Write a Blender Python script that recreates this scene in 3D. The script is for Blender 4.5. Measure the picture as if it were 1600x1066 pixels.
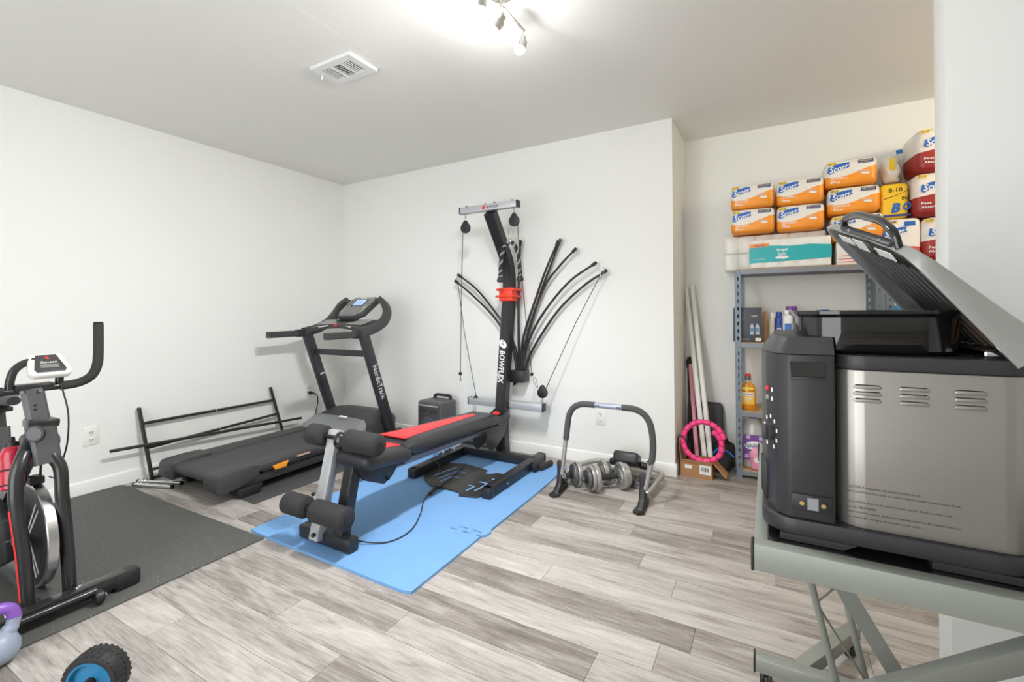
import bpy, bmesh, math, random
from mathutils import Matrix, Vector
for o in list(bpy.data.objects): bpy.data.objects.remove(o)
SC = bpy.context.scene; COL = SC.collection
random.seed(7)
# ---------------------------------------------------------------- camera
YAW, ROLL, FPX, HY, CAMH = 0.50895, -0.00905, 714.6, 487.3, 1.131
F_ = Vector((-math.sin(YAW), math.cos(YAW), 0)); R_ = Vector((math.cos(YAW), math.sin(YAW), 0)); U_ = Vector((0, 0, 1))
RR = R_*math.cos(ROLL)+U_*math.sin(ROLL); UU = U_*math.cos(ROLL)-R_*math.sin(ROLL)
cd = bpy.data.cameras.new('camera'); cam = bpy.data.objects.new('camera', cd); COL.objects.link(cam)
cd.sensor_width = 36; cd.lens = 36*FPX/1600; cd.shift_y = -(533-HY)/1600; cd.clip_start = .02
cam.matrix_world = Matrix(((RR.x, UU.x, -F_.x, 0), (RR.y, UU.y, -F_.y, 0), (RR.z, UU.z, -F_.z, CAMH), (0, 0, 0, 1)))
SC.camera = cam
# ---------------------------------------------------------------- world and exposure (even fill light, through an unseen opening added behind the camera)
W = bpy.data.worlds.new('world'); SC.world = W; W.use_nodes = True
bg = W.node_tree.nodes['Background']; bg.inputs[0].default_value = (.96, .98, 1, 1); bg.inputs[1].default_value = 3.7
SC.view_settings.view_transform = 'Standard'; SC.view_settings.look = 'None'; SC.view_settings.gamma = 1
SC.view_settings.use_curve_mapping = False; SC.view_settings.exposure = 0.13
LAMP_POWER = 44.0; GLOW_POWER = 3.4; NICHE_POWER = 20.0
# ---------------------------------------------------------------- helpers
def V(*a): return Vector(a)
def lin(c): return tuple(((x/255)/12.92 if x/255 <= .04045 else ((x/255+.055)/1.055)**2.4) for x in c)
class N:                                                # tiny node helper
    def __init__(s, name):
        s.m = bpy.data.materials.new(name); s.m.use_nodes = True; s.t = s.m.node_tree; s.b = s.t.nodes['Principled BSDF']
    def n(s, typ, **k):
        x = s.t.nodes.new(typ)
        for a, b in k.items(): setattr(x, a, b)
        return x
    def l(s, a, b): s.t.links.new(a, b)
    def math(s, op, a, b=0.0, clamp=False):
        x = s.n('ShaderNodeMath', operation=op); x.use_clamp = clamp
        for i, q in enumerate((a, b)):
            if isinstance(q, (int, float)): x.inputs[i].default_value = q
            else: s.l(q, x.inputs[i])
        return x.outputs[0]
    def mix(s, f, a, b):
        x = s.n('ShaderNodeMix', data_type='RGBA')
        for i, q in ((0, f), (6, a), (7, b)):
            if isinstance(q, (int, float)): x.inputs[i].default_value = q
            elif isinstance(q, tuple): x.inputs[i].default_value = (*q, 1)
            else: s.l(q, x.inputs[i])
        return x.outputs[2]
    def coord(s, scale=(1, 1, 1), loc=None):
        tc = s.n('ShaderNodeTexCoord'); mp = s.n('ShaderNodeMapping'); mp.inputs['Scale'].default_value = scale
        s.l(tc.outputs['Object'], mp.inputs['Vector'])
        return mp
    def noise(s, vec, scale, detail=3, rough=.5):
        x = s.n('ShaderNodeTexNoise'); x.inputs['Scale'].default_value = scale; x.inputs['Detail'].default_value = detail; x.inputs['Roughness'].default_value = rough
        s.l(vec, x.inputs['Vector']); return x.outputs['Fac']
    def bump(s, h, strength=.2, dist=.002):
        x = s.n('ShaderNodeBump'); x.inputs['Strength'].default_value = strength; x.inputs['Distance'].default_value = dist
        s.l(h, x.inputs['Height']); s.l(x.outputs['Normal'], s.b.inputs['Normal'])
def mat(name, rgb, rough=.5, metal=0, var=.06, vs=40, bump=0, bs=200, stretch=(1, 1, 1), coat=0, trans=0, spec=None):
    k = N(name); c = lin(rgb); b = k.b
    b.inputs['Roughness'].default_value = rough; b.inputs['Metallic'].default_value = metal
    if coat: b.inputs['Coat Weight'].default_value = coat
    if trans: b.inputs['Transmission Weight'].default_value = trans
    if spec is not None: b.inputs['Specular IOR Level'].default_value = spec
    mp = k.coord(stretch); nz = k.noise(mp.outputs[0], vs, 4)
    f = k.math('MULTIPLY', nz, 1.0)
    k.l(k.mix(f, tuple(max(0, x*(1-var)) for x in c), tuple(min(1, x*(1+var)) for x in c)), b.inputs['Base Color'])
    if bump: k.bump(k.noise(mp.outputs[0], bs, 2), bump, .0015)
    return k.m
def emis(name, rgb, s):
    k = N(name); k.b.inputs['Base Color'].default_value = (*lin(rgb), 1); k.b.inputs['Emission Color'].default_value = (*lin(rgb), 1); k.b.inputs['Emission Strength'].default_value = s
    return k.m
def smooth_path(pts, n=6):                              # Catmull-Rom
    p = [Vector(q) for q in pts]; p = [p[0]*2-p[1]]+p+[p[-1]*2-p[-2]]; out = []
    for i in range(1, len(p)-2):
        for k in range(n):
            t = k/n; a, b, c, d = p[i-1:i+3]
            out.append(.5*((2*b)+(c-a)*t+(2*a-5*b+4*c-d)*t*t+(3*b-a-3*c+d)*t**3))
    return out+[p[-2]]
def bend(pts, r=.03, n=5):                              # polyline with rounded corners
    p = [Vector(q) for q in pts]; out = [p[0]]
    for i in range(1, len(p)-1):
        a = (p[i-1]-p[i]); b = (p[i+1]-p[i]); q = min(r, a.length*.49, b.length*.49)
        s, e = p[i]+a.normalized()*q, p[i]+b.normalized()*q
        for k in range(n+1):
            t = k/n; out.append(s*(1-t)**2+p[i]*2*t*(1-t)+e*t*t)
    return out+[p[-1]]
class MB:
    def __init__(s): s.v = []; s.f = []
    def add(s, vs, fs):
        o = len(s.v); s.v += [Vector(x) for x in vs]; s.f += [tuple(i+o for i in f) for f in fs]; return s
    def bm(s, b, M=None):
        b.verts.index_update(); s.add([(M @ v.co) if M else v.co.copy() for v in b.verts], [[v.index for v in f.verts] for f in b.faces]); b.free(); return s
    def box(s, c, size, r=0, seg=2, rot=None):
        b = bmesh.new(); bmesh.ops.create_cube(b, size=1)
        for v in b.verts: v.co = Vector((v.co.x*size[0], v.co.y*size[1], v.co.z*size[2]))
        if r: bmesh.ops.bevel(b, geom=b.edges[:], offset=min(r, min(size)*.49), segments=seg, affect='EDGES', profile=.5)
        M = Matrix.Translation(c)
        if rot is not None: M = M @ (rot if isinstance(rot, Matrix) else Matrix.Rotation(rot, 4, 'Z'))
        return s.bm(b, M)
    def mm(s, a, b, r=0, seg=2):
        return s.box([(x+y)/2 for x, y in zip(a, b)], [abs(y-x) for x, y in zip(a, b)], r, seg)
    def beam(s, p, q, w, h, up=(0, 0, 1), r=0, seg=2):   # box from p to q, w across, h along up
        p, q = Vector(p), Vector(q); d = (q-p); L = d.length; d.normalize(); x = d.cross(Vector(up)).normalized(); z = x.cross(d)
        M = Matrix(((x.x, d.x, z.x, 0), (x.y, d.y, z.y, 0), (x.z, d.z, z.z, 0), (0, 0, 0, 1)))
        return s.box((p+q)/2, (w, L, h), r, seg, M)
    def tube(s, pts, r, seg=10, closed=False, caps=True, sq=None, up=None):
        p = [Vector(q) for q in pts]; n = len(p); rs = r if isinstance(r, (list, tuple)) else [r]*n
        tan = []
        for i in range(n):
            a = p[(i-1) % n] if (closed or i > 0) else p[i]; b = p[(i+1) % n] if (closed or i < n-1) else p[i]
            tan.append((b-a).normalized())
        u = Vector(up) if up else (Vector((0, 0, 1)) if abs(tan[0].z) < .9 else Vector((1, 0, 0)))
        x = (u-tan[0]*u.dot(tan[0])).normalized(); vs = []; prof = []
        if sq:                                          # rounded rectangular section sq=(w,h)
            w, h = sq[0]/2, sq[1]/2; c = min(w, h)*.3
            prof = [(w, -h+c), (w, h-c), (w-c, h), (-w+c, h), (-w, h-c), (-w, -h+c), (-w+c, -h), (w-c, -h)]; seg = 8
        for i in range(n):
            if i: x = (x-tan[i]*x.dot(tan[i])).normalized()
            y = tan[i].cross(x)
            for k in range(seg):
                if sq: vs.append(p[i]+y*prof[k][0]+x*prof[k][1])
                else:
                    t = 2*math.pi*k/seg; vs.append(p[i]+(x*math.cos(t)+y*math.sin(t))*rs[i])
        fs = []
        for i in range(n if closed else n-1):
            j = (i+1) % n
            for k in range(seg): fs.append((i*seg+k, i*seg+(k+1) % seg, j*seg+(k+1) % seg, j*seg+k))
        if caps and not closed: fs += [tuple(range(seg))[::-1], tuple(range((n-1)*seg, n*seg))]
        return s.add(vs, fs)
    def lathe(s, prof, o=(0, 0, 0), axis=(0, 0, 1), seg=24, sx=1, sy=1, ring=False):   # prof [(r,h)]
        o = Vector(o); z = Vector(axis).normalized(); x = z.orthogonal().normalized() if abs(z.z) < .99 else Vector((1, 0, 0)); y = z.cross(x); vs = []; fs = []
        for r, h in prof:
            for k in range(seg):
                t = 2*math.pi*k/seg; vs.append(o+x*(r*sx*math.cos(t))+y*(r*sy*math.sin(t))+z*h)
        m = len(prof)
        for i in range(m if ring else m-1):
            j = (i+1) % m
            for k in range(seg): fs.append((i*seg+k, i*seg+(k+1) % seg, j*seg+(k+1) % seg, j*seg+k))
        if not ring: fs += [tuple(range(seg))[::-1], tuple(range((m-1)*seg, m*seg))]
        return s.add(vs, fs)
    def cyl(s, p, q, r, seg=16, r2=None, e=0):
        p, q = Vector(p), Vector(q); d = q-p; L = d.length; r2 = r if r2 is None else r2
        return s.lathe([(max(r-e, 0), 0), (r, e), (r2, L-e), (max(r2-e, 0), L)] if e else [(r, 0), (r2, L)], p, d, seg)
    def ball(s, c, r, seg=14, sc=(1, 1, 1)):
        b = bmesh.new(); bmesh.ops.create_uvsphere(b, u_segments=seg, v_segments=max(6, seg*2//3), radius=r)
        for v in b.verts: v.co = Vector((v.co.x*sc[0], v.co.y*sc[1], v.co.z*sc[2]))
        return s.bm(b, Matrix.Translation(c))
    def prism(s, poly, o, ux, uy, d, r=0):              # poly in the (ux,uy) plane at o, extruded by vector d
        o, ux, uy, d = Vector(o), Vector(ux), Vector(uy), Vector(d); n = len(poly)
        a = [o+ux*q[0]+uy*q[1] for q in poly]
        b = bmesh.new(); A = [b.verts.new(x) for x in a]; B = [b.verts.new(x+d) for x in a]
        b.faces.new(A[::-1]); b.faces.new(B)
        for i in range(n): b.faces.new((A[i], A[(i+1) % n], B[(i+1) % n], B[i]))
        bmesh.ops.recalc_face_normals(b, faces=b.faces[:])
        if r: bmesh.ops.bevel(b, geom=b.edges[:], offset=r, segments=2, affect='EDGES', profile=.5)
        bmesh.ops.triangulate(b, faces=[f for f in b.faces if len(f.verts) > 4])
        return s.bm(b)
    def torus(s, c, R, r, axis=(0, 0, 1), seg=24, rs=8, a0=0, a1=2*math.pi):
        z = Vector(axis).normalized(); x = z.orthogonal().normalized() if abs(z.z) < .99 else Vector((1, 0, 0)); y = z.cross(x); c = Vector(c)
        full = abs(a1-a0-2*math.pi) < 1e-4; m = seg if full else seg+1
        return s.tube([c+(x*math.cos(a0+(a1-a0)*i/seg)+y*math.sin(a0+(a1-a0)*i/seg))*R for i in range(m)], r, rs, closed=full)
def rrect(w, h, r, n=4, cx=0, cy=0):
    out = []
    for (sx, sy, a) in ((1, -1, -90), (1, 1, 0), (-1, 1, 90), (-1, -1, 180)):
        for k in range(n+1):
            t = math.radians(a+90*k/n); out.append((cx+sx*(w/2-r)+r*math.cos(t), cy+sy*(h/2-r)+r*math.sin(t)))
    return out
WL = {}                                                 # world origin of every object while building
def empty(name, loc, label, cat, group=None):
    o = bpy.data.objects.new(name, None); o.empty_display_size = .05; COL.objects.link(o); o.location = loc; WL[o] = Vector(loc)
    o['label'] = label; o['category'] = cat
    if group: o['group'] = group
    return o
def obj(name, mb, m, parent=None, ang=35, label=None, cat=None, group=None, kind=None, loc=None):
    if parent is not None: org = WL[parent]
    elif loc is not None: org = Vector(loc)
    else:
        xs = [v.x for v in mb.v]; ys = [v.y for v in mb.v]; zs = [v.z for v in mb.v]
        org = V((min(xs)+max(xs))/2, (min(ys)+max(ys))/2, min(zs))
    me = bpy.data.meshes.new(name); me.from_pydata([v-org for v in mb.v], [], mb.f); me.validate()
    b = bmesh.new(); b.from_mesh(me); bmesh.ops.recalc_face_normals(b, faces=b.faces[:]); b.to_mesh(me); b.free()
    if ang:
        me.polygons.foreach_set('use_smooth', [True]*len(me.polygons)); me.set_sharp_from_angle(angle=math.radians(ang))
    me.materials.append(m)
    o = bpy.data.objects.new(name, me); COL.objects.link(o); WL[o] = org
    if parent is not None: o.parent = parent
    else: o.location = org
    if label: o['label'] = label
    if cat: o['category'] = cat
    if group: o['group'] = group
    if kind: o['kind'] = kind
    return o
def text(name, s, w, h, c, right, up, m, parent, shear=0, bold=0, label=None):
    """flat lettering s, stretched to w x h, centred on c, lying in the right/up plane"""
    cu = bpy.data.curves.new(name, 'FONT'); cu.body = s; cu.shear = shear; cu.offset = bold; cu.resolution_u = 2; cu.size = 1
    t = bpy.data.objects.new(name, cu); COL.objects.link(t); dg = bpy.context.evaluated_depsgraph_get()
    me = bpy.data.meshes.new_from_object(t.evaluated_get(dg)); bpy.data.objects.remove(t); bpy.data.curves.remove(cu)
    xs = [v.co.x for v in me.vertices]; ys = [v.co.y for v in me.vertices]
    x0, x1, y0, y1 = min(xs), max(xs), min(ys), max(ys); c, right, up = Vector(c), Vector(right).normalized(), Vector(up).normalized()
    if h is None: h = w*(y1-y0)/(x1-x0)
    org = WL[parent]
    for v in me.vertices:
        v.co = c+right*((v.co.x-(x0+x1)/2)/(x1-x0)*w)+up*((v.co.y-(y0+y1)/2)/(y1-y0)*h)-org
    me.materials.clear(); me.materials.append(m)
    o = bpy.data.objects.new(name, me); COL.objects.link(o); o.parent = parent; WL[o] = org
    if label: o['label'] = label
    return o
def patch(name, poly, c, right, up, m, parent, t=.0006):  # flat printed shape with a hair of thickness
    right, up = Vector(right).normalized(), Vector(up).normalized(); nrm = right.cross(up)
    return obj(name, MB().prism(poly, Vector(c), right, up, nrm*t), m, parent, 0)
def rect(w, h): return [(-w/2, -h/2), (w/2, -h/2), (w/2, h/2), (-w/2, h/2)]
def copy_tree(o, parent=None):
    c = o.copy(); COL.objects.link(c); c.parent = parent
    for ch in list(o.children): copy_tree(ch, c)
    return c
X_, Y_, Z_ = V(1, 0, 0), V(0, 1, 0), V(0, 0, 1)
# ================================================================ materials
def wall_mat(name, rgb, b=.25):
    k = N(name); mp = k.coord(); c = lin(rgb)
    n1 = k.noise(mp.outputs[0], .8, 4); n2 = k.noise(mp.outputs[0], 90, 3)
    k.l(k.mix(n1, tuple(x*.97 for x in c), tuple(min(1, x*1.03) for x in c)), k.b.inputs['Base Color'])
    k.b.inputs['Roughness'].default_value = .55; k.b.inputs['Specular IOR Level'].default_value = .3; k.bump(n2, b, .0008); return k.m
M_WALL = wall_mat('white_wall_paint', (238, 239, 235)); M_CEIL = wall_mat('ceiling_paint', (236, 235, 230)); M_TRIM = mat('white_trim_paint', (240, 240, 238), .35, var=.02)
def plank_mat():
    k = N('grey_wood_plank'); tc = k.n('ShaderNodeTexCoord'); oi = k.n('ShaderNodeObjectInfo')
    rv = k.n('ShaderNodeVectorMath', operation='SCALE'); rv.inputs[0].default_value = (37, 91, 13); k.l(oi.outputs['Random'], rv.inputs['Scale'])
    ad = k.n('ShaderNodeVectorMath', operation='ADD'); k.l(tc.outputs['Object'], ad.inputs[0]); k.l(rv.outputs[0], ad.inputs[1])
    def nz(scl, s, d, r=.55, dist=0):
        mp = k.n('ShaderNodeMapping'); mp.inputs['Scale'].default_value = scl; k.l(ad.outputs[0], mp.inputs['Vector'])
        x = k.n('ShaderNodeTexNoise'); x.inputs['Scale'].default_value = s; x.inputs['Detail'].default_value = d; x.inputs['Roughness'].default_value = r; x.inputs['Distortion'].default_value = dist
        k.l(mp.outputs[0], x.inputs['Vector']); return x.outputs['Fac']
    g = nz((.07, 1, 1), 85, 7, .7, .9); big = nz((.16, 1, 1), 9, 5, .6, 1.6); fine = nz((.03, 1, 1), 380, 4, .7)
    s = k.math('ADD', k.math('MULTIPLY', g, .55), k.math('MULTIPLY', big, .58)); s = k.math('ADD', s, k.math('MULTIPLY', fine, .25))
    wn = k.n('ShaderNodeTexWhiteNoise', noise_dimensions='1D'); k.l(oi.outputs['Random'], wn.inputs['W'])
    s = k.math('ADD', s, k.math('MULTIPLY', k.math('SUBTRACT', wn.outputs['Value'], .5), .20))
    cr = k.n('ShaderNodeValToRGB'); e = cr.color_ramp.elements
    e[0].position = .44; e[0].color = (*lin((104, 97, 91)), 1); e[1].position = .92; e[1].color = (*lin((200, 195, 190)), 1)
    x = e.new(.60); x.color = (*lin((140, 133, 127)), 1); x = e.new(.73); x.color = (*lin((172, 166, 160)), 1)
    k.l(s, cr.inputs[0])
    # knots
    vo = k.n('ShaderNodeTexVoronoi'); vo.inputs['Scale'].default_value = 1; mp = k.n('ShaderNodeMapping'); mp.inputs['Scale'].default_value = (2.6, 9, 1); k.l(ad.outputs[0], mp.inputs['Vector']); k.l(mp.outputs[0], vo.inputs['Vector'])
    kn = k.math('MULTIPLY', k.math('SUBTRACT', .09, vo.outputs['Distance']), 12, True)
    k.l(k.mix(k.math('MULTIPLY', kn, .6), cr.outputs[0], lin((95, 82, 72))), k.b.inputs['Base Color'])
    k.b.inputs['Roughness'].default_value = .42; k.b.inputs['Specular IOR Level'].default_value = .35; k.bump(k.math('ADD', g, fine), .12, .001); return k.m
M_PLANK = plank_mat(); M_SUB = mat('dark_underlay', (70, 64, 58), .9)
# ================================================================ room shell
XL, YB, YN, XN, YW, XW, ZC = -3.776, 3.251, 3.77, -.556, 1.70, .44, 2.44
XR, YREAR = 2.2, -1.5
def st(name, mb, m, parent=None, ang=0):
    return obj(name, mb, m, parent, ang, kind='structure')
fl = st('floor', MB().mm((XL-.1, YREAR, -.06), (XR+.1, YN+.1, -.009)), M_SUB)
st('ceiling', MB().mm((XL-.1, YREAR, ZC), (XR+.1, YN+.1, ZC+.1)), M_CEIL)
st('wall_left', MB().mm((XL-.1, YREAR, 0), (XL, YB+.6, ZC)), M_WALL)
st('wall_back', MB().mm((XL, YB, 0), (XN, YN+.1, ZC)), M_WALL)
st('wall_niche', MB().mm((XN, YN, 0), (XR+.1, YN+.1, ZC)), M_WALL)
st('wall_right', MB().mm((XR, YREAR, 0), (XR+.1, YN, ZC)), M_WALL)
st('wall_rear_light_block', MB().mm((.0, YREAR-.1, 0), (XR+.1, YREAR, ZC)), M_WALL); st('wall_rear_light_block', MB().mm((XL-.1, YREAR-.1, 0), (-2.6, YREAR, ZC)), M_WALL)  # unseen rear wall pieces, added to limit fill light through the gap
st('wall_partition', MB().mm((XW, YW, 0), (XR, YW+.11, ZC), .003), M_WALL, ang=35)
def base(name, p, q, nrm):                               # baseboard with a rounded top edge
    p, q, n = Vector(p), Vector(q), Vector(nrm)
    return st(name, MB().prism([(0, 0), (.012, 0), (.012, .072), (.008, .082), (0, .086)], p, n, Z_, q-p), M_TRIM, ang=30)
base('baseboard_left', (XL, YREAR, 0), (XL, YB, 0), (1, 0, 0)); base('baseboard_back', (XL, YB, 0), (XN+.012, YB, 0), (0, -1, 0))
base('baseboard_niche_side', (XN, YB-.012, 0), (XN, YN, 0), (1, 0, 0)); base('baseboard_niche_back', (XN, YN, 0), (XR, YN, 0), (0, -1, 0))
ce_ = bpy.data.objects['ceiling']
for p, q in (((-1.755, .4, ZC), (-1.755, 2.55, ZC)),):
    obj('drywall_seam', MB().beam(p, q, .02, .0005), M_CEIL, ce_, 60)
# floor planks, every plank its own piece
PW, PY0 = .138, 1.043; known = {0: [-1.615], -1: [-1.24], 1: [-1.19], 2: [-.499], 5: [-.842], 7: [-.505], 6: [-.34], 4: [-.231], 3: [-.325], 8: [.023], 10: [-.248], 9: [-.612], 14: [-.262]}
pm = {}
k0 = math.floor((YREAR-PY0)/PW); k1 = math.ceil((YN-PY0)/PW); cnt = 0
for k in range(k0, k1):
    y0, y1 = max(PY0+k*PW, YREAR), min(PY0+(k+1)*PW, YN)
    if y1-y0 < .02: continue
    ks = known.get(k, [random.uniform(-.9, .9)*1.0]); L = 1.12
    js = [ks[0]]
    while js[0] > XL+.2: js.insert(0, js[0]-L*random.choice((1, 1, .84)))
    while js[-1] < XR-.2: js.append(js[-1]+L*random.choice((1, 1, .9)))
    js = [XL]+[j for j in js if XL+.05 < j < XR-.05]+[XR]
    for a, b in zip(js, js[1:]):
        key = (round(b-a, 3), round(y1-y0, 3))
        if key not in pm:
            mb = MB().mm((-(b-a)/2+.0007, -(y1-y0)/2+.0007, -.008), ((b-a)/2-.0007, (y1-y0)/2-.0007, 0))
            o = obj('plank', mb, M_PLANK, fl, 0, loc=None) if False else None
            me = bpy.data.meshes.new('plank'); me.from_pydata(mb.v, [], mb.f); me.materials.append(M_PLANK); pm[key] = me
        o = bpy.data.objects.new('plank', pm[key]); COL.objects.link(o); o.parent = fl
        o.location = Vector(((a+b)/2, (y0+y1)/2, 0))-WL[fl]; cnt += 1
# wall outlets
M_OUT = mat('outlet_plastic', (236, 235, 230), .3, var=.02); M_BLK = mat('black_plastic', (34, 34, 36), .45, var=.15); M_HOLE = mat('slot_dark', (40, 38, 36), .8)
def outlet(c, right, label):
    c = Vector(c); r = Vector(right); n = r.cross(Z_)
    t = empty('wall_outlet', c, label, 'outlet', 'wall outlets')
    rot = Matrix(((r.x, n.x, 0, 0), (r.y, n.y, 0, 0), (0, 0, 1, 0), (0, 0, 0, 1)))
    obj('cover_plate', MB().box(c+n*.003, (.075, .006, .118), .002, 2, rot), M_OUT, t)
    for s in (1, -1):
        q = obj('socket', MB().lathe([(.0165, 0), (.0165, .0015), (.015, .002)], c+Z_*(.024*s)+n*.006, n, 20, 1, 1), M_OUT, t)
        for dx, w, h, dz in ((-.006, .003, .009, .003), (.006, .003, .008, .003), (0, .005, .005, -.007)):
            patch('slot', rect(w, h), c+Z_*(.024*s+dz)+r*dx+n*.0082, r, Z_, M_HOLE, q)
    obj('screw', MB().cyl(c+n*.0055, c+n*.0072, .003, 10), M_OUT, t)
outlet((XL, 1.234, .361), (0, 1, 0), 'white duplex outlet on left wall beside the exercise bike')
outlet((XL, 2.82, .409), (0, 1, 0), 'white duplex outlet on left wall behind treadmill, with cord plugged in')
outlet((-1.075, YB, .352), (1, 0, 0), 'white duplex outlet on back wall above the ab roller frame')
# ceiling vent
M_VENT = mat('white_vent_enamel', (232, 232, 230), .35, var=.02); M_DARKIN = mat('duct_dark', (60, 62, 64), .8)
t = empty('ceiling_vent', (-1.96, 1.695, ZC), 'white louvered air vent register on the ceiling', 'vent')
vx0, vx1, vy0, vy1 = -2.105, -1.81, 1.60, 1.79; zb = ZC-.018
fr = MB(); iw = .038
for a, b in (((vx0, vy0), (vx1, vy0+iw)), ((vx0, vy1-iw), (vx1, vy1)), ((vx0, vy0+iw), (vx0+iw, vy1-iw)), ((vx1-iw, vy0+iw), (vx1, vy1-iw))): fr.mm((*a, zb), (*b, ZC-.001))
obj('frame', fr, M_VENT, t, 0); obj('duct_opening', MB().mm((vx0+iw, vy0+iw, ZC-.003), (vx1-iw, vy1-iw, ZC-.001)), M_DARKIN, t, 0)
bx0, bx1 = vx0+iw, vx1-iw; w3 = (bx1-bx0)/3
for b in range(3):
    lv = MB(); a0 = bx0+w3*b+.003; a1 = a0+w3-.006
    if b == 1:
        for i in range(8):
            y = vy0+iw+.007+i*(vy1-vy0-2*iw-.014)/7; lv.beam((a0, y, zb+.003), (a1, y, zb+.003), .0016, .005, (0, .3, 1))
    else:
        for i in range(5):
            x = a0+.006+i*(w3-.018)/4; lv.beam((x, vy0+iw, zb+.003), (x, vy1-iw, zb+.003), .003 if b == 0 else .0018, .004, (.3, 0, 1))
    obj('louver_bank', lv, M_VENT, t, 0, kind='stuff')
for b in (1, 2): obj('divider', MB().mm((bx0+w3*b-.003, vy0+iw, zb), (bx0+w3*b+.003, vy1-iw, ZC-.002)), M_VENT, t, 0)
obj('damper_lever', MB().cyl((vx0+.012, 1.67, zb), (vx0+.004, 1.67, zb-.02), .003, 8), M_VENT, t)
# track light
M_NICK = mat('brushed_nickel', (205, 203, 198), .28, 1, var=.05); M_BULB = emis('lit_bulb', (255, 250, 240), 30)
lx, ly = -.93, 1.60
t = empty('track_light', (lx, ly, ZC), 'brushed nickel ceiling track light with lit spot heads', 'ceiling light')
obj('canopy', MB().lathe([(.062, 0), (.062, .012), (.05, .028), (.018, .036), (.014, .04)], (lx, ly, ZC), (0, 0, -1), 32), M_NICK, t)
obj('track_bar', MB().tube([(lx, 1.27, 2.375), (lx, 1.80, 2.375)], .0055, 10).cyl((lx, ly, 2.41), (lx, ly, 2.37), .008, 12), M_NICK, t)
for i, (y, dx, dy) in enumerate(((1.785, -.12, -.25), (1.615, -.75, -.15), (1.45, -.2, .1), (1.285, -.55, -.1))):
    d = V(dx, dy, -1).normalized(); p0 = V(lx, y, 2.37); p1 = p0-Z_*.028
    h = obj('spot_head', MB().cyl(p0, p1, .005, 10).ball(p1, .008, 10).lathe([(.012, 0), (.017, .004), (.017, .022), (.026, .026), (.026, .062), (.0245, .062), (.0245, .03)], p1, d, 24), M_NICK, t)
    obj('bulb', MB().ball(p1+d*.062, .024, 16), M_BULB, h)
    ld = bpy.data.lights.new('spot_head_light', 'SPOT'); ld.energy = LAMP_POWER*(.75, 1.7, .8, .75)[i]; ld.shadow_soft_size = .03; ld.color = (.985, .99, 1); ld.spot_size = math.radians(160); ld.spot_blend = 1.0
    lq = bpy.data.lights.new('bulb_glow', 'POINT'); lq.energy = GLOW_POWER; lq.shadow_soft_size = .025; lq.color = (.985, .99, 1); lq2 = bpy.data.objects.new('bulb_glow', lq); COL.objects.link(lq2); lq2.location = p1+d*.095
    lo = bpy.data.objects.new('spot_head_light', ld); COL.objects.link(lo); lo.location = p1+d*.10; lo.rotation_euler = d.to_track_quat('-Z', 'Y').to_euler()
# unseen globe lamp added to light the niche, inferred from its warm ceiling
gl = empty('added_globe_lamp', (1.55, 2.75, ZC), 'unseen warm globe lamp added behind the partition wall to light the niche', 'ceiling light')
obj('lamp_base', MB().lathe([(.07, 0), (.07, .015), (.045, .03)], (1.55, 2.75, ZC), (0, 0, -1), 28), M_NICK, gl)
obj('globe', MB().ball((1.55, 2.75, ZC-.10), .075, 20), emis('warm_globe', (255, 226, 186), 6), gl)
nl_ = bpy.data.lights.new('added_globe_lamp_light', 'POINT'); nl_.energy = NICHE_POWER; nl_.shadow_soft_size = .08; nl_.color = (1, .86, .68); no_ = bpy.data.objects.new('added_globe_lamp_light', nl_); COL.objects.link(no_); no_.location = (1.55, 2.75, ZC-.20)
# ================================================================ mats
def speckle(name, rgb, sp, amt=.62):
    k = N(name); mp = k.coord(); vo = k.n('ShaderNodeTexVoronoi'); vo.inputs['Scale'].default_value = 75; k.l(mp.outputs[0], vo.inputs['Vector'])
    wn = k.n('ShaderNodeTexWhiteNoise'); k.l(vo.outputs['Color'], wn.inputs['Vector'])
    f = k.math('MULTIPLY', k.math('LESS_THAN', vo.outputs['Distance'], .15), k.math('GREATER_THAN', wn.outputs['Value'], amt))
    c = lin(rgb); n = k.noise(mp.outputs[0], 3, 4)
    k.l(k.mix(f, k.mix(n, tuple(x*.85 for x in c), tuple(x*1.15 for x in c)), lin(sp)), k.b.inputs['Base Color']); k.b.inputs['Roughness'].default_value = .7
    k.bump(k.noise(mp.outputs[0], 300, 2), .3, .001); return k.m
M_RUB = speckle('speckled_rubber', (86, 87, 84), (160, 160, 156)); M_RUB2 = speckle('treadmill_mat_rubber', (70, 70, 71), (130, 130, 130), .85)
obj('rubber_mat', MB().prism([(-3.755, -.25), (-2.222, -.25), (-2.216, 1.395), (-3.0, 1.385), (-3.45, 1.39), (-3.66, 1.40), (-3.755, 1.375)], (0, 0, 0), X_, Y_, V(0, 0, .008), .002), M_RUB,
    label='dark speckled rubber mat under the exercise bike', cat='mat', group=None)
obj('rubber_mat', MB().prism([(-3.64, 1.70), (-3.2, 1.66), (-2.67, 1.62), (-2.64, 3.18), (-3.62, 3.18)], (0, 0, 0), X_, Y_, V(0, 0, .006), .0015), M_RUB2,
    label='thin black rubber mat under the treadmill', cat='mat')
M_FOAM = mat('blue_eva_foam', (118, 166, 218), .75, var=.05, vs=6, bump=.25, bs=350)
def tabs(x0, x1, y, n, up=True):                         # jigsaw edge from x0 to x1
    pts = []; w = (x1-x0)/n
    for i in range(n):
        a = x0+w*i
        for fx, fy in ((.0, -.018), (.28, -.018), (.2, .018), (.8, .018), (.72, -.018)): pts.append((a+w*fx, y+fy))
    return pts+[(x1, y-.018)]
seam = tabs(-2.362, -1.258, 1.93, 13)
g_ = [.0003 if p[0] < -1.43 else .004 for p in seam]
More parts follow.
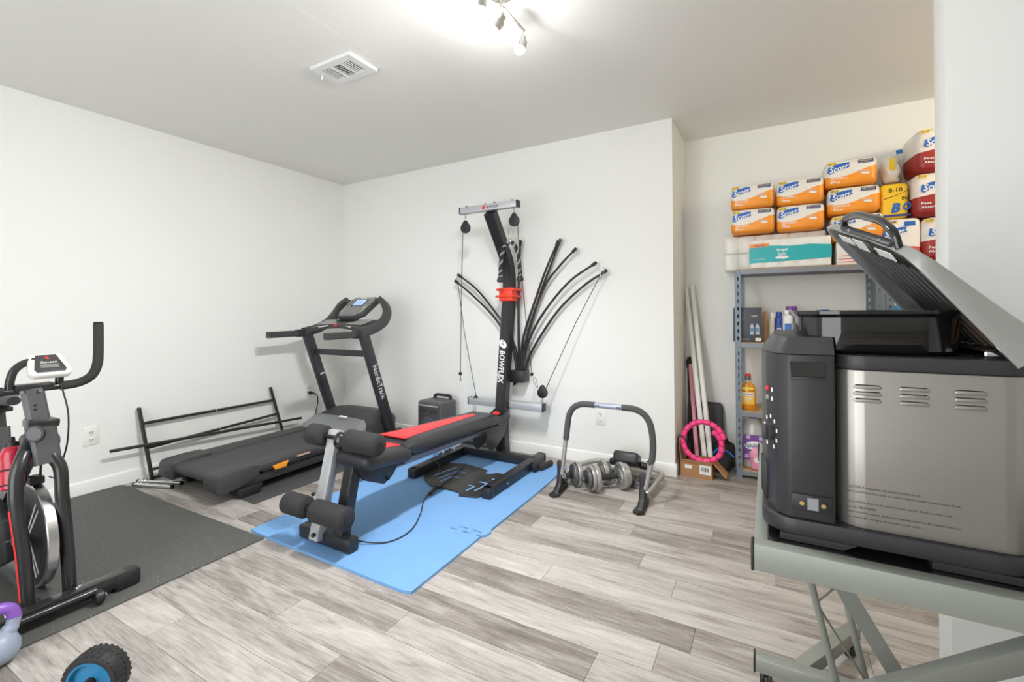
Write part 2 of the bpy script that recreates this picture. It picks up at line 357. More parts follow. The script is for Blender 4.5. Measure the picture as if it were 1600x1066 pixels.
fa = [(-2.352, 1.412), (-2.30, 1.405), (-1.30, 1.388), (-1.254, 1.40)]+[(x, y-g) for (x, y), g in zip(seam[::-1], g_[::-1])]
fb = [(x, y+g) for (x, y), g in zip(seam, g_)]+[(-1.243, 1.935), (-1.236, 1.975), (-1.25, 2.0), (-1.25, 2.5), (-1.265, 3.045), (-1.31, 3.06), (-2.30, 3.06), (-2.345, 3.04)]
obj('foam_mat', MB().prism(fa, (0, 0, 0), X_, Y_, V(0, 0, .013)), M_FOAM, label='blue foam puzzle mat strip under the bench front foot', cat='mat', group='blue foam mats')
obj('foam_mat', MB().prism(fb, (0, 0, 0), X_, Y_, V(0, 0, .013)), M_FOAM, label='large blue foam puzzle mat under the home gym base', cat='mat', group='blue foam mats')
FZ = .0132
# ================================================================ treadmill
M_TDK = mat('charcoal_plastic', (62, 62, 64), .5, var=.06, bump=.1, bs=500); M_TMT = mat('treadmill_metal', (56, 57, 60), .4, .2, var=.05); M_BELT = mat('treadmill_belt', (72, 71, 73), .75, var=.04, bump=.3, bs=700)
M_TGR = mat('grey_panel_plastic', (150, 150, 146), .45, var=.03); M_ORG = mat('orange_plastic', (238, 152, 38), .4); M_WHT = mat('white_print', (238, 238, 236), .5, var=.02); M_RED = mat('red_plastic', (222, 52, 48), .35, var=.04); M_LCD = emis('lit_screen', (170, 195, 235), .55)
M_CHR = mat('chrome', (215, 215, 217), .14, 1, var=.03)
tm = empty('treadmill', (-3.145, 2.3, 0), 'charcoal folding treadmill with lit console against the back corner', 'treadmill')
cx = -3.145; zr = .172
obj('belt', MB().tube([(cx, 1.535, .125), (cx, 1.535, .125001)], .001, 4) if False else MB().mm((cx-.2, 1.53, .158), (cx+.2, 2.62, .166)).cyl((cx-.2, 1.535, .135), (cx+.2, 1.535, .135), .031, 24), M_BELT, tm)
for s in (-1, 1):
    a, b = sorted((cx+s*.2, cx+s*.335))
    obj('foot_rail', MB().mm((a, 1.66, .13), (b, 2.70, .18), .012, 3), M_TDK, tm)
    e0, e1 = sorted((cx+s*.195, cx+s*.345))
    c = obj('end_cap', MB().prism([(1.475, .09), (1.485, .165), (1.50, .183), (1.62, .19), (1.74, .187), (1.74, .115), (1.60, .072), (1.50, .066)], (e0, 0, 0), Y_, Z_, V(e1-e0, 0, 0), .01), M_TDK, tm)
    obj('screw', MB().cyl((cx+s*.235, 1.478, .12), (cx+s*.235, 1.4735, .12), .006, 10), M_BLK, c)
    obj('frame_rail', MB().mm((cx+s*.30-.02, 1.60, .06), (cx+s*.30+.02, 3.05, .115), .006), M_TMT, tm)
    obj('side_stripe', MB().mm((cx+s*.336-.004, 1.76, .125), (cx+s*.336+.004, 2.68, .146), .002), M_BLK, tm)
    obj('foot', MB().prism([(1.62, .006), (1.74, .006), (1.76, .065), (1.60, .065)], (cx+s*.30-.045, 0, 0), Y_, Z_, V(.09, 0, 0), .006), M_BLK, tm)
    obj('base_frame', MB().mm((cx+s*.34-.03, 2.62, .006), (cx+s*.34+.03, 3.13, .075), .01), M_TMT, tm)
    # upright
    xp = cx+s*.343
    u = obj('upright', MB().beam((xp, 2.915, .05), (xp, 2.60, .955), .05, .085, (0, 1, .35), .012), M_TMT, tm)
    hr = MB().tube(bend([(xp, 2.24, .962), (xp, 2.60, .965), (xp, 2.68, .985)], .05), .026, sq=(.05, .05))
    h = obj('handrail', hr, M_TDK, tm); obj('grip_sleeve', MB().beam((xp, 2.50, .965), (xp, 2.565, .966), .062, .064, (0, 0, 1), .008), M_BLK, h)
    if s > 0:
        d = V(0, -.315, .905).normalized()
        text('upright_lettering', 'NordicTrack', .30, .046, V(xp+.0262, 2.735, .565), -d, V(0, .905, .315), M_WHT, u, bold=.004)
    else: patch('maker_plate', rect(.04, .012), (xp+.0262, 2.73, .60), (0, 1, .2), (0, -.2, 1), M_WHT, u)
for yy in (2.0, 1.88): obj('side_clip', MB().prism([(-.055, .012), (.055, .02), (.04, -.018), (-.04, -.018)], (cx+.338, yy if yy == 1.88 else 2.28, .135), Y_, Z_, V(.012, 0, 0), .003), M_ORG, tm)
obj('cross_brace', MB().beam((cx-.34, 2.665, .80), (cx+.34, 2.665, .80), .035, .05, (0, 0, 1), .008), M_TMT, tm)
obj('front_bar', MB().mm((cx-.37, 3.05, .01), (cx+.37, 3.11, .07), .01), M_TMT, tm)
# motor hood: lofted dome with a light grey front band
def loft(secs):                                          # list of rings
    mb = MB(); n = len(secs[0]); vs = [p for s_ in secs for p in s_]; fs = []
    for i in range(len(secs)-1):
        for k in range(n): fs.append((i*n+k, i*n+(k+1) % n, (i+1)*n+(k+1) % n, (i+1)*n+k))
    fs += [tuple(range(n))[::-1], tuple(range((len(secs)-1)*n, len(secs)*n))]
    return mb.add(vs, fs)
def hood_ring(y, h, w, z0=.11, n=12):
    top = [(cx+w*math.cos(math.pi*k/n)*(1 if True else 1), y+.05*math.sin(math.pi*k/n), z0+max(.02, h)*min(1, math.sin(math.pi*k/n)*1.0+.55)*1.0) for k in range(n+1)]
    return [(cx-w, y, z0), ] + [(cx+w, y, z0)] + top
obj('motor_hood', loft([hood_ring(2.60, .13, .30), hood_ring(2.68, .165, .31), hood_ring(2.80, .185, .31), hood_ring(2.92, .175, .30), hood_ring(3.02, .12, .27)]), M_TDK, tm, 50)
obj('hood_band', loft([hood_ring(2.46, .06, .335), hood_ring(2.52, .105, .335), hood_ring(2.60, .145, .33), hood_ring(2.63, .150, .325)]), mat('hood_grey', (142, 144, 147), .45, .3), tm, 50)
patch('hood_logo', rect(.09, .018), (cx+.08, 2.615, .278), (1, 0, 0), (0, .9, .45), M_WHT, tm)
# console
for s in (-1, 1):
    sh = MB(); xa = cx+s*.335
    sh.tube(smooth_path([(xa, 2.56, .972), (xa, 2.70, 1.0), (xa, 2.82, 1.055), (cx+s*.315, 2.885, 1.13), (cx+s*.27, 2.91, 1.20), (cx+s*.20, 2.925, 1.245)], 5), .03, sq=(.05, .075), up=(0, 0, 1))
    obj('console_arm', sh, M_TDK, tm, 50)
tr = MB(); vs = []; fs = []
n = 12
for i in range(n+1):
    u = -1+2*i/n; x = cx+u*.315; arch = (1-u*u)
    f0 = V(x, 2.585+.055*arch, 1.0+.034*arch); f1 = V(x, 2.63+.05*arch, 1.018+.03*arch); b0 = V(x*1, 2.80, 1.075)
    for p in (f0-Z_*.03, f0, f1, b0, b0-Z_*.05): vs.append(p)
for i in range(n):
    for k in range(5): fs.append((i*5+k, i*5+(k+1) % 5, (i+1)*5+(k+1) % 5, (i+1)*5+k))
fs += [tuple(range(5))[::-1], tuple(range(n*5, n*5+5))]
obj('console_tray', MB().add(vs, fs), M_TDK, tm, 30)
for s in (-1, 1):
    obj('tray_pocket', MB().prism([(s*.05, .05), (s*.27, .03), (s*.285, .155), (s*.17, .165)] if s > 0 else [(s*.27, .03), (s*.05, .05), (s*.17, .165), (s*.285, .155)], (cx, 2.615, 1.024), X_, V(0, .95, .31), V(0, -.0012, .004)), M_TGR, tm, 0)
    obj('pulse_sensor', MB().beam((cx+s*.105, 2.626, 1.026), (cx+s*.20, 2.602, 1.016), .013, .014, (0, 0, 1), .004), M_CHR, tm)
obj('safety_key', MB().box((cx-.02, 2.632, 1.03), (.03, .022, .018), .005), M_RED, tm)
pr, pu = V(1, 0, 0), V(0, .79, .613).normalized(); pn = pr.cross(pu); pc = V(cx, 2.835, 1.185)
pol = [(-.105, -.125), (.065, -.125), (.135, -.07), (.15, .105), (.115, .135), (-.115, .135), (-.15, .10), (-.145, -.065)]
pb = obj('display_housing', MB().prism([(x*1.10, y*1.10) for x, y in pol], pc-pn*.05, pr, pu, pn*.05, .012), M_TDK, tm, 40)
obj('display_face', MB().prism([(x*.97, y*.97) for x, y in pol], pc, pr, pu, pn*.004, .0015), M_TGR, pb)
obj('screen_bezel', MB().prism(rect(.155, .098), pc+pu*.055+pr*.0, pr, pu, pn*.0065), M_BLK, pb, 0)
obj('screen', MB().prism(rect(.122, .078), pc+pu*.055+pr*.0, pr, pu, pn*.0078), M_LCD, pb, 0)
for i, y in enumerate((.03, .055, .075)): patch('screen_line', rect(.10-.02*i, .006), pc+pu*y+pn*.0079, pr, pu, mat('screen_print', (120, 150, 205), .4), pb)
obj('book_ledge', MB().prism([(-.085, -.11), (.055, -.11), (.105, -.065), (.095, -.015), (-.09, -.015)], pc, pr, pu, pn*.012, .003), mat('ledge_grey', (128, 128, 126), .4), pb)
patch('display_logo', rect(.07, .007), pc+pu*.118+pn*.0048, pr, pu, M_WHT, pb)
for sx in (-.115, .115):
    for sy in (.09, .065, .04, .015): obj('button', MB().box(pc+pr*sx+pu*sy+pn*.005, (.018, .010, .004), .0015, 1, Matrix((( pr.x, pu.x, pn.x, 0), (pr.y, pu.y, pn.y, 0), (pr.z, pu.z, pn.z, 0), (0, 0, 0, 1)))), M_TDK, pb)
patch('caution_label', rect(.10, .012), (cx+.346, 2.05, .163), (0, 1, 0), (0, 0, 1), mat('label_tan', (196, 160, 140), .5), tm)
# power cord of the treadmill
cord = empty('power_cord', (XL+.03, 2.82, .1), 'black treadmill power cord hanging from the left wall outlet', 'cord')
obj('plug', MB().box((XL+.022, 2.82, .388), (.03, .028, .028), .006).cyl((XL+.03, 2.83, .388), (XL+.055, 2.845, .38), .008, 10), M_BLK, cord)
obj('cable', MB().tube(smooth_path([(XL+.05, 2.842, .382), (XL+.065, 2.87, .35), (XL+.06, 2.875, .28), (XL+.055, 2.86, .2), (XL+.06, 2.88, .12), (XL+.10, 2.90, .05), (XL+.2, 2.93, .012)]), .0045, 8), M_BLK, cord)
# ================================================================ black tube rack leaning on the left wall
M_BTB = mat('black_tube_paint', (44, 44, 45), .35, .1, var=.06)
rk = empty('tube_rack', (-3.70, 2.0, 0), 'black tubular metal rack frame leaning on the left wall', 'rack')
def lean(y, z, dx=0): return V(-3.672-.075*z/.49+dx, y, z)
for y0, y1 in ((1.525, 1.482), (2.515, 2.428)):
    u = obj('upright', MB().tube([lean(y0, .002), lean(y1, .495)], .0125, 12), M_BTB, rk)
    obj('end_plug', MB().ball(lean(y1, .495), .0125, 10, (1, 1, .5)), M_BLK, u)
obj('top_rail', MB().tube([lean(1.492, .39), lean(2.446, .386)], .0105, 10), M_BTB, rk)
obj('low_rail', MB().tube([lean(1.518, .075), lean(2.508, .075)], .0105, 10), M_BTB, rk)
obj('ground_rail', MB().tube([lean(1.525, .018), lean(2.515, .018)], .012, 10), M_BTB, rk)
obj('middle_rail', MB().tube([lean(1.500, .222), lean(2.45, .265)], .0105, 10), M_BTB, rk)
for y in (1.97, 1.985): obj('bolt', MB().ball(lean(y, .25 if y > 1.98 else .39, .012), .006, 8), M_CHR, rk)
mbr = empty('metal_bar', (-3.66, 2.0, .22), 'long black metal bar resting across the tube rack', 'bar')
obj('bar_tube', MB().tube([(-3.672, 1.30, .262), (-3.672, 2.665, .192)], .0105, 12), M_BTB, mbr)
for y, z in ((1.30, .262), (2.665, .192)): obj('end_cap', MB().ball((-3.672, y, z), .0115, 10, (1, .6, 1)), M_BLK, mbr)
# chrome dumbbell handles on the floor
for i, (p, q, lab) in enumerate((((-3.70, 1.455, .016), (-3.40, 1.575, .016), 'chrome dumbbell bar on floor, nearer the tube rack'), ((-3.655, 1.415, .016), (-3.38, 1.512, .016), 'chrome dumbbell bar on floor, nearer the rubber mat'))):
    p, q = Vector(p), Vector(q); d = (q-p).normalized()
    h = empty('dumbbell_bar', p, lab, 'dumbbell bar', 'chrome dumbbell bars')
    obj('shaft', MB().cyl(p, q, .0125, 16, e=.002), M_CHR, h)
    for a in (.028, .05): obj('collar', MB().cyl(p+d*a, p+d*(a+.012), .017, 14, e=.002), M_CHR, h)
    obj('end_plug', MB().cyl(q-d*.004, q+d*.004, .0135, 14), M_BLK, h); obj('end_plug', MB().cyl(p-d*.004, p+d*.006, .0135, 14), M_BLK, h)
# ================================================================ exercise bike
M_BK = mat('bike_black_paint', (40, 40, 41), .28, .1, var=.08, coat=.3); M_BG = mat('bike_grey_paint', (80, 80, 82), .4, .2, var=.05); M_STL = mat('polished_rim', (196, 196, 198), .3, 1, var=.08, stretch=(1, 30, 1)); M_WHP = mat('white_console_plastic', (228, 224, 218), .4, var=.03)
M_GRIP = mat('foam_grip', (48, 46, 45), .85, var=.08, bump=.3, bs=400); M_STR = mat('flywheel_grey', (172, 174, 180), .5)
by = .655; Z0 = .0082
bk = empty('exercise_bike', (-2.75, by, Z0), 'black indoor cycling bike with silver rimmed flywheel on rubber mat', 'exercise bike')
st_ = obj('front_stabilizer', MB().beam((-2.335, .44, .052), (-2.335, .87, .052), .055, .05, r=.006), M_BK, bk)
for y in (.44, .87): obj('end_cap', MB().beam((-2.335, y-.045, .042), (-2.335, y+.045, .042), .066, .066, r=.012), M_BLK, st_)
for y in (.565, .755): obj('bolt', MB().lathe([(.010, 0), (.009, .006), (.003, .008)], (-2.34, y-.03, .077), Z_, 12), M_CHR, st_)
ax = obj('transport_axle', MB().tube([(-2.285, .50, .062), (-2.285, .76, .062)], .012, 12), M_BK, bk)
for y in (.488, .765):
    obj('transport_wheel', MB().cyl((-2.275, y-.014, .038), (-2.275, y+.014, .038), .026, 20, e=.005), M_BLK, ax); obj('axle_nut', MB().cyl((-2.275, y+.014, .038), (-2.275, y+.022, .038), .008, 8), M_CHR, ax)
for i, (y, t) in enumerate(((.597, .572), (.713, .695))):
    s = -1 if i == 0 else 1
    f = obj('fork_tube', MB().tube(smooth_path([(-2.385, y, .06), (-2.385, y*.6+t*.4, .25), (-2.39, t, .43), (-2.40, t-s*.002, .54), (-2.42, t-s*.022, .60), (-2.46, by+s*.035, .645), (-2.50, by+s*.028, .66)], 6), .0215, 16), M_BK, bk, 60)
    if i == 0: obj('red_stripe', MB().tube([(-2.379, y-.0205, .09), (-2.380, (y*.6+t*.4)-.0205, .26), (-2.384, t-.0205, .43)], .004, 6), M_RED, f)
hp = obj('head_tube', MB().tube([(-2.425, by+.006, .565), (-2.452, by-.004, .72)], .03, sq=(.078, .066), up=(1, 0, 0)), M_BG, bk)
hs = obj('handlebar_post', MB().tube([(-2.45, by-.004, .70), (-2.475, by-.02, .852)], .03, sq=(.060, .05), up=(1, 0, 0)), M_BG, bk)
for z in (.775, .79): obj('height_hole', MB().cyl((-2.4385+(.775-z)*.16, by-.02, z), (-2.436+(.775-z)*.16, by-.02, z), .005, 10), M_HOLE, hs)
obj('collar', MB().beam((-2.452, by-.045, .725), (-2.452, by+.045, .715), .075, .032, r=.008), M_BK, bk)
kn = obj('adjust_knob', MB().lathe([(.012, 0), (.013, .015), (.027, .018), (.033, .028), (.030, .036)], (-2.415, by-.01, .69), (.7, -.75, .05), 24), M_BLK, bk)
obj('knob_face', MB().lathe([(.0, .0361), (.024, .0362), (.024, .0372), (0, .0373)], (-2.415, by-.01, .69), (.7, -.75, .05), 20), M_BG, kn)
# handlebar
hb = obj('handlebar', MB().tube(bend([(-2.475, .42, .845), (-2.475, .76, .852)], .02), .0135, 14).mm((-2.50, by-.07, .846), (-2.45, by+.04, .872), .006), M_BK, bk)
for s in (1, -1):
    yy = lambda v: (by-.02)+s*(v-(by-.02))
    obj('grip', MB().tube(smooth_path([(-2.475, yy(.715), .851), (-2.465, yy(.765), .856), (-2.445, yy(.80), .878), (-2.435, yy(.818), .92), (-2.43, yy(.822), .98), (-2.428, yy(.822), 1.098)], 6), .0172, 14).cyl((-2.428, yy(.822), 1.098), (-2.428, yy(.822), 1.105), .0165, 14, e=.003), M_GRIP, hb, 60)
for y in (by-.055, by-.005): obj('clamp_bolt', MB().cyl((-2.455, y, .845), (-2.44, y, .845), .007, 6), M_CHR, hb)
br = obj('console_bracket', MB().tube(smooth_path([(-2.475, .575, .855), (-2.475, .578, .89), (-2.478, .592, .93), (-2.482, .63, .955), (-2.482, .70, .955), (-2.478, .715, .93), (-2.475, .714, .858)], 6), .0135, 12), M_BK, bk, 60)
cr_, cu_ = V(.0, 1, 0), V(-.72, 0, .69).normalized(); cn = cr_.cross(cu_); cc = V(-2.452, .677, .945)
cpol = [(-.05, -.052), (.05, -.052), (.063, -.036), (.05, .05), (-.05, .05), (-.063, -.036)]
cb = obj('console', MB().prism([(x, y*1.06) for x, y in cpol], cc-cn*.028, cr_, cu_, cn*.028, .006), M_WHP, bk, 40)
obj('console_face', MB().prism([(-.040, -.044), (.040, -.044), (.046, -.03), (.030, .045), (-.030, .045), (-.046, -.03)], cc, cr_, cu_, cn*.003, .001), mat('console_dark', (62, 62, 63), .4), cb)
obj('console_screen', MB().prism(rect(.052, .018), cc-cu_*.014, cr_, cu_, cn*.0036), mat('lcd_grey', (118, 124, 116), .3), cb, 0)
text('console_lettering', 'Sunset', .05, .011, cc+cu_*.006+cn*.0035, cr_, cu_, M_WHT, cb, shear=.4)
obj('console_button', MB().lathe([(.006, 0), (.006, .002), (.004, .003)], cc+cu_*.028+cn*.002, cn, 16, 1.2, .8), M_RED, cb)
# flywheel
fc = V(-2.545, by+.003, .268)
fw = obj('flywheel_rim', MB().lathe([(.165, -.014), (.198, -.017), (.202, -.014), (.202, .014), (.198, .017), (.165, .014)], fc, (0, 1, 0), 56), M_STL, bk, 30)
obj('flywheel_disc', MB().lathe([(.03, -.020), (.175, -.019), (.190, -.0165), (.190, .0165), (.175, .019), (.03, .020)], fc, (0, 1, 0), 48), M_BLK, fw, 40)
for q in range(2):
    for off in (-.016, .016):
        a = math.radians(52+q*76); d = V(math.cos(a), 0, math.sin(a)); pp = V(-math.sin(a), 0, math.cos(a))
        for sgn in (1, -1):
            obj('spoke_print', MB().beam(fc-Y_*.0205+pp*off*.55+d*sgn*.03, fc-Y_*.0195+pp*off+d*sgn*.165, .010, .0015, (0, 1, 0)), M_STR, fw, 0)
obj('hub', MB().cyl(fc-Y_*.062, fc+Y_*.055, .026, 20, e=.003), M_BLK, fw)
obj('axle', MB().cyl((fc.x, .575, fc.z), (fc.x, .735, fc.z), .008, 12).mm((fc.x-.02, .590, fc.z-.012), (-2.385, .60, fc.z+.012)).mm((fc.x-.02, .708, fc.z-.012), (-2.385, .716, fc.z+.012)), M_BG, bk)
obj('brake_block', MB().box((-2.52, by, .487), (.055, .042, .03), .005).cyl((-2.47, by, .50), (-2.455, by, .58), .004, 8), M_BLK, bk)
# frame to the rear
obj('main_tube', MB().tube(smooth_path([(-2.47, by, .63), (-2.62, by, .56), (-2.80, by, .40), (-2.98, by, .24), (-3.20, by, .09)], 6), .03, sq=(.05, .07), up=(0, 0, 1)), M_BK, bk)
obj('bottom_bar', MB().beam((-2.36, by, .055), (-3.28, by, .055), .05, .035, r=.005), M_BG, bk)
rs = obj('rear_stabilizer', MB().beam((-3.28, .42, .045), (-3.28, .89, .045), .055, .05, r=.006), M_BK, bk)
for y in (.42, .89): obj('end_cap', MB().beam((-3.28, y-.04, .042), (-3.28, y+.04, .042), .066, .066, r=.012), M_BLK, rs)
obj('belt_cover', MB().prism([(-2.52, .20), (-2.56, .35), (-2.70, .40), (-2.90, .36), (-2.96, .26), (-2.88, .17), (-2.68, .13)], (0, by-.085, 0), X_, Z_, V(0, .035, 0), .008), M_BLK, bk)
crk = obj('crank', MB().cyl((-2.82, by-.10, .26), (-2.82, by+.07, .26), .012, 12).beam((-2.82, by-.105, .26), (-2.72, by-.105, .16), .012, .024), M_CHR, bk)
obj('pedal', MB().box((-2.72, by-.15, .158), (.09, .08, .022), .006), M_BLK, crk)
obj('seat_mast', MB().tube([(-2.90, by, .26), (-2.965, by, .64)], .03, sq=(.065, .06), up=(1, 0, 0)), M_BG, bk)
obj('seat_post', MB().tube([(-2.96, by, .62), (-2.985, by, .72)], .022, sq=(.045, .045), up=(1, 0, 0)), M_BK, bk)
obj('seat_slider', MB().beam((-3.08, by, .73), (-2.86, by, .73), .045, .02, r=.004), M_BK, bk)
ss = []
for i, (x, w, h) in enumerate(((-2.76, .022, .036), (-2.82, .032, .045), (-2.92, .048, .05), (-3.02, .09, .055), (-3.09, .115, .055), (-3.14, .095, .045))):
    ss.append([(x, by+w*math.cos(2*math.pi*k/12), .775+h*.5*math.sin(2*math.pi*k/12)) for k in range(12)])
obj('saddle', loft(ss), mat('saddle_vinyl', (52, 52, 53), .45, var=.06), bk, 60)
obj('brake_cable', MB().tube(smooth_path([(-2.45, .715, .845), (-2.435, .728, .74), (-2.44, .725, .62), (-2.43, .70, .52), (-2.42, .708, .46), (-2.44, .69, .47)]), .003, 6).tube(smooth_path([(-2.45, .69, .62), (-2.43, .692, .53), (-2.44, .70, .49), (-2.47, .68, .5)]), .0025, 6), M_BLK, bk)
wb = empty('water_bottle', (-2.66, .585, .50), 'red water bottle in the cage of the exercise bike', 'bottle')
wd = V(-.25, .05, 1).normalized(); wo = V(-2.50, by-.066, .475)
obj('bottle_body', MB().lathe([(.028, 0), (.034, .006), (.034, .09), (.031, .10), (.034, .11), (.034, .135), (.026, .155), (.016, .162)], wo, wd, 24), mat('red_translucent', (192, 28, 58), .25, var=.05, coat=.4), wb)
obj('cap', MB().lathe([(.020, .158), (.020, .176), (.010, .180), (.008, .195), (.005, .197)], wo, wd, 20), M_BLK, wb)
obj('bottle_cage', MB().torus(wo+wd*.075, .037, .003, wd).torus(wo+wd*.02, .036, .003, wd).tube([wo+wd*.02-Y_*-.036, wo+wd*.075-Y_*-.037], .004, 6), M_BLK, bk)
# ================================================================ kettlebell and ab wheel in the foreground
kb = empty('kettlebell', (-2.195, .475, Z0), 'grey and purple vinyl kettlebell at lower left corner of mat', 'kettlebell')
M_KG = mat('kettlebell_grey', (150, 160, 178), .4, var=.05); M_KP = mat('kettlebell_purple', (138, 92, 188), .35, var=.05)
ko = V(-2.195, .475, Z0)
obj('bell', MB().lathe([(.038, 0), (.050, .008), (.058, .03), (.057, .052), (.047, .075), (.032, .088), (.015, .093)], ko, Z_, 28), M_KG, kb, 60)
for s in (-1, 1): obj('horn', MB().tube(smooth_path([ko+V(.0, s*.022, .07), ko+V(0, s*.037, .10), ko+V(0, s*.043, .125)]), [.021]*6+[.018]*7, 14), M_KG, kb, 60)
obj('handle', MB().tube(smooth_path([ko+V(0, -.043, .122), ko+V(0, -.036, .15), ko+V(0, -.015, .165), ko+V(0, .015, .165), ko+V(0, .036, .15), ko+V(0, .043, .122)]), .0178, 14), M_KP, kb, 60)
aw = empty('abdominal_roller', (-1.79, .60, 0), 'blue hubbed ab roller wheel with black tread, bottom left', 'ab roller')
ac = V(-1.715, .57, .0785); aa = V(.55, -.83, 0).normalized()
tp = MB().lathe([(.06, -.03), (.072, -.03), (.078, -.02), (.078, .02), (.072, .03), (.06, .03)], ac, aa, 40, ring=True); obj('tire', tp, mat('black_rubber', (38, 38, 38), .7), aw, 40)
tr_ = MB(); az = aa.cross(Z_).normalized()
for k in range(30):
    t = 2*math.pi*k/30; d = az*math.cos(t)+Z_*math.sin(t)
    for s in (-1, 1): tr_.beam(ac+d*.0775+aa*s*.004, ac+d*.0755+aa*s*.027, .007, .004, d)
obj('tread_blocks', tr_, M_BLK, aw, 0, kind='stuff')
obj('hub', MB().lathe([(.012, -.020), (.050, -.016), (.055, -.030), (.061, -.031), (.062, -.02), (.062, .02), (.061, .031), (.055, .030), (.050, .016), (.012, .020)], ac, aa, 32), mat('hub_blue', (38, 122, 168), .35), aw, 30)
obj('handle', MB().cyl(ac+aa*.01, ac+aa*.12, .014, 14, e=.003), M_GRIP, aw)
# ================================================================ home gym
M_GBK = mat('gym_black_paint', (44, 45, 48), .36, .15, var=.06); M_GST = mat('gym_silver_paint', (188, 190, 193), .38, .35, var=.04); M_VIN = mat('black_vinyl', (46, 47, 50), .42, var=.08, bump=.25, bs=260); M_RVN = mat('red_vinyl', (226, 58, 62), .45, var=.04, bump=.2, bs=260)
M_FRL = mat('roller_foam', (46, 46, 47), .88, var=.1, bump=.35, bs=500); M_CBL = mat('black_cable', (36, 36, 37), .4); M_ZNC = mat('zinc_steel', (170, 172, 176), .3, 1)
xg = -1.79
gy = empty('home_gym', (xg, 2.5, FZ), 'black and silver cable home gym with red striped bench on blue mat', 'home gym')
for i, (x, y0, y1) in enumerate(((-2.10, 2.36, 2.965), (-1.475, 2.31, 3.08))):
    l = obj('base_leg', MB().beam((x, y0, FZ+.034), (x, y1, FZ+.034), .062, .066, r=.006), M_GBK, gy)
    obj('end_cap', MB().beam((x, y0-.012, FZ+.034), (x, y0+.04, FZ+.034), .067, .066, r=.012), M_BLK, l)
    obj('end_cap', MB().beam((x, y1-.03, FZ+.034), (x, y1+.01, FZ+.034), .067, .066, r=.012), M_BLK, l)
obj('base_crossbar', MB().beam((-2.13, 2.955, FZ+.04), (-1.46, 2.955, FZ+.04), .06, .056, r=.005), M_GBK, gy)
wh = obj('transport_wheel', MB().cyl((-1.435, 2.86, FZ+.035), (-1.405, 2.86, FZ+.035), .034, 24, e=.006), M_BLK, gy)
obj('wheel_grip', MB().cyl((-1.40, 2.89, FZ+.022), (-1.375, 3.03, FZ+.022), .02, 16, e=.005), M_GRIP, gy)
obj('leg_bolt', MB().cyl((-1.446, 2.50, FZ+.034), (-1.43, 2.50, FZ+.034), .007, 8), M_ZNC, gy)
# foot platform with chevron slots (built from strips so the slots are open)
out = [(-2.06, 2.44), (-1.985, 2.355), (-1.90, 2.305), (-1.80, 2.308), (-1.67, 2.30), (-1.64, 2.258), (-1.53, 2.285), (-1.51, 2.33), (-1.51, 2.69), (-1.63, 2.695), (-1.655, 2.66), (-1.70, 2.64), (-1.72, 2.71), (-1.86, 2.735), (-1.93, 2.75), (-2.06, 2.70)]
pf = obj('foot_platform', MB().prism(out, (0, 0, FZ+.004), X_, Y_, V(0, 0, .007), .0015), mat('platform_black', (52, 50, 49), .42, var=.08), gy)
for k in range(3):
    for s in (0, 1):
        if s == 0: pts = [[(-1.985, 2.455), (-1.945, 2.66)], [(-1.924, 2.413), (-1.892, 2.585), (-1.815, 2.59)], [(-1.877, 2.385), (-1.865, 2.485), (-1.801, 2.495)]][k]
        else: pts = [[(-1.60, 2.575), (-1.52, 2.572), (-1.545, 2.42)], [(-1.645, 2.495), (-1.578, 2.49), (-1.59, 2.355)], [(-1.675, 2.415), (-1.632, 2.413), (-1.638, 2.335)]][k]
        m = MB()
        for a, b in zip(pts, pts[1:]): m.beam((*a, FZ+.0114), (*b, FZ+.0114), .013, .0012)
        obj('chevron_slot', m, M_FOAM, pf, 0)
# mast
pole = [V(xg, 3.05, FZ+.016), V(xg, 3.028, .22), V(xg, 3.04, .43), V(xg, 3.165, 1.28), V(xg, 3.168, 1.42), V(xg, 3.13, 1.54), V(xg, 3.03, 1.68), V(xg, 2.89, 1.87)]
ms = obj('mast', MB().tube(bend(pole, .09, 4), .04, sq=(.084, .092), up=(0, -1, 0)), M_GBK, gy, 40)
obj('mast_foot', MB().mm((xg-.07, 2.99, FZ), (xg+.07, 3.13, FZ+.012), .003), M_GBK, gy)
tn = V(0, .125, .85).normalized(); fn = V(0, -tn.z, tn.y)
def onmast(z): return V(xg, 3.04+(z-.43)*.147, z)+fn*.0468
text('mast_lettering', 'BOWFLEX', .25, .046, onmast(.70), -tn, X_, M_WHT, ms, shear=.15, bold=.02)
text('model_lettering', 'PR1000', .065, .014, onmast(.615)-X_*.033, -tn, X_, M_WHT, ms)
lg = obj('mast_logo', MB().lathe([(0, 0), (.026, 0), (.026, .001), (0, .001)], onmast(.875), fn, 24, 1, 1.5), M_WHT, ms, 0)
obj('logo_figure', MB().beam(onmast(.885)+fn*.0015-X_*.012, onmast(.865)+fn*.0015+X_*.012, .007, .0008, fn).ball(onmast(.895)+fn*.0015, .005, 8), M_GBK, lg, 0)
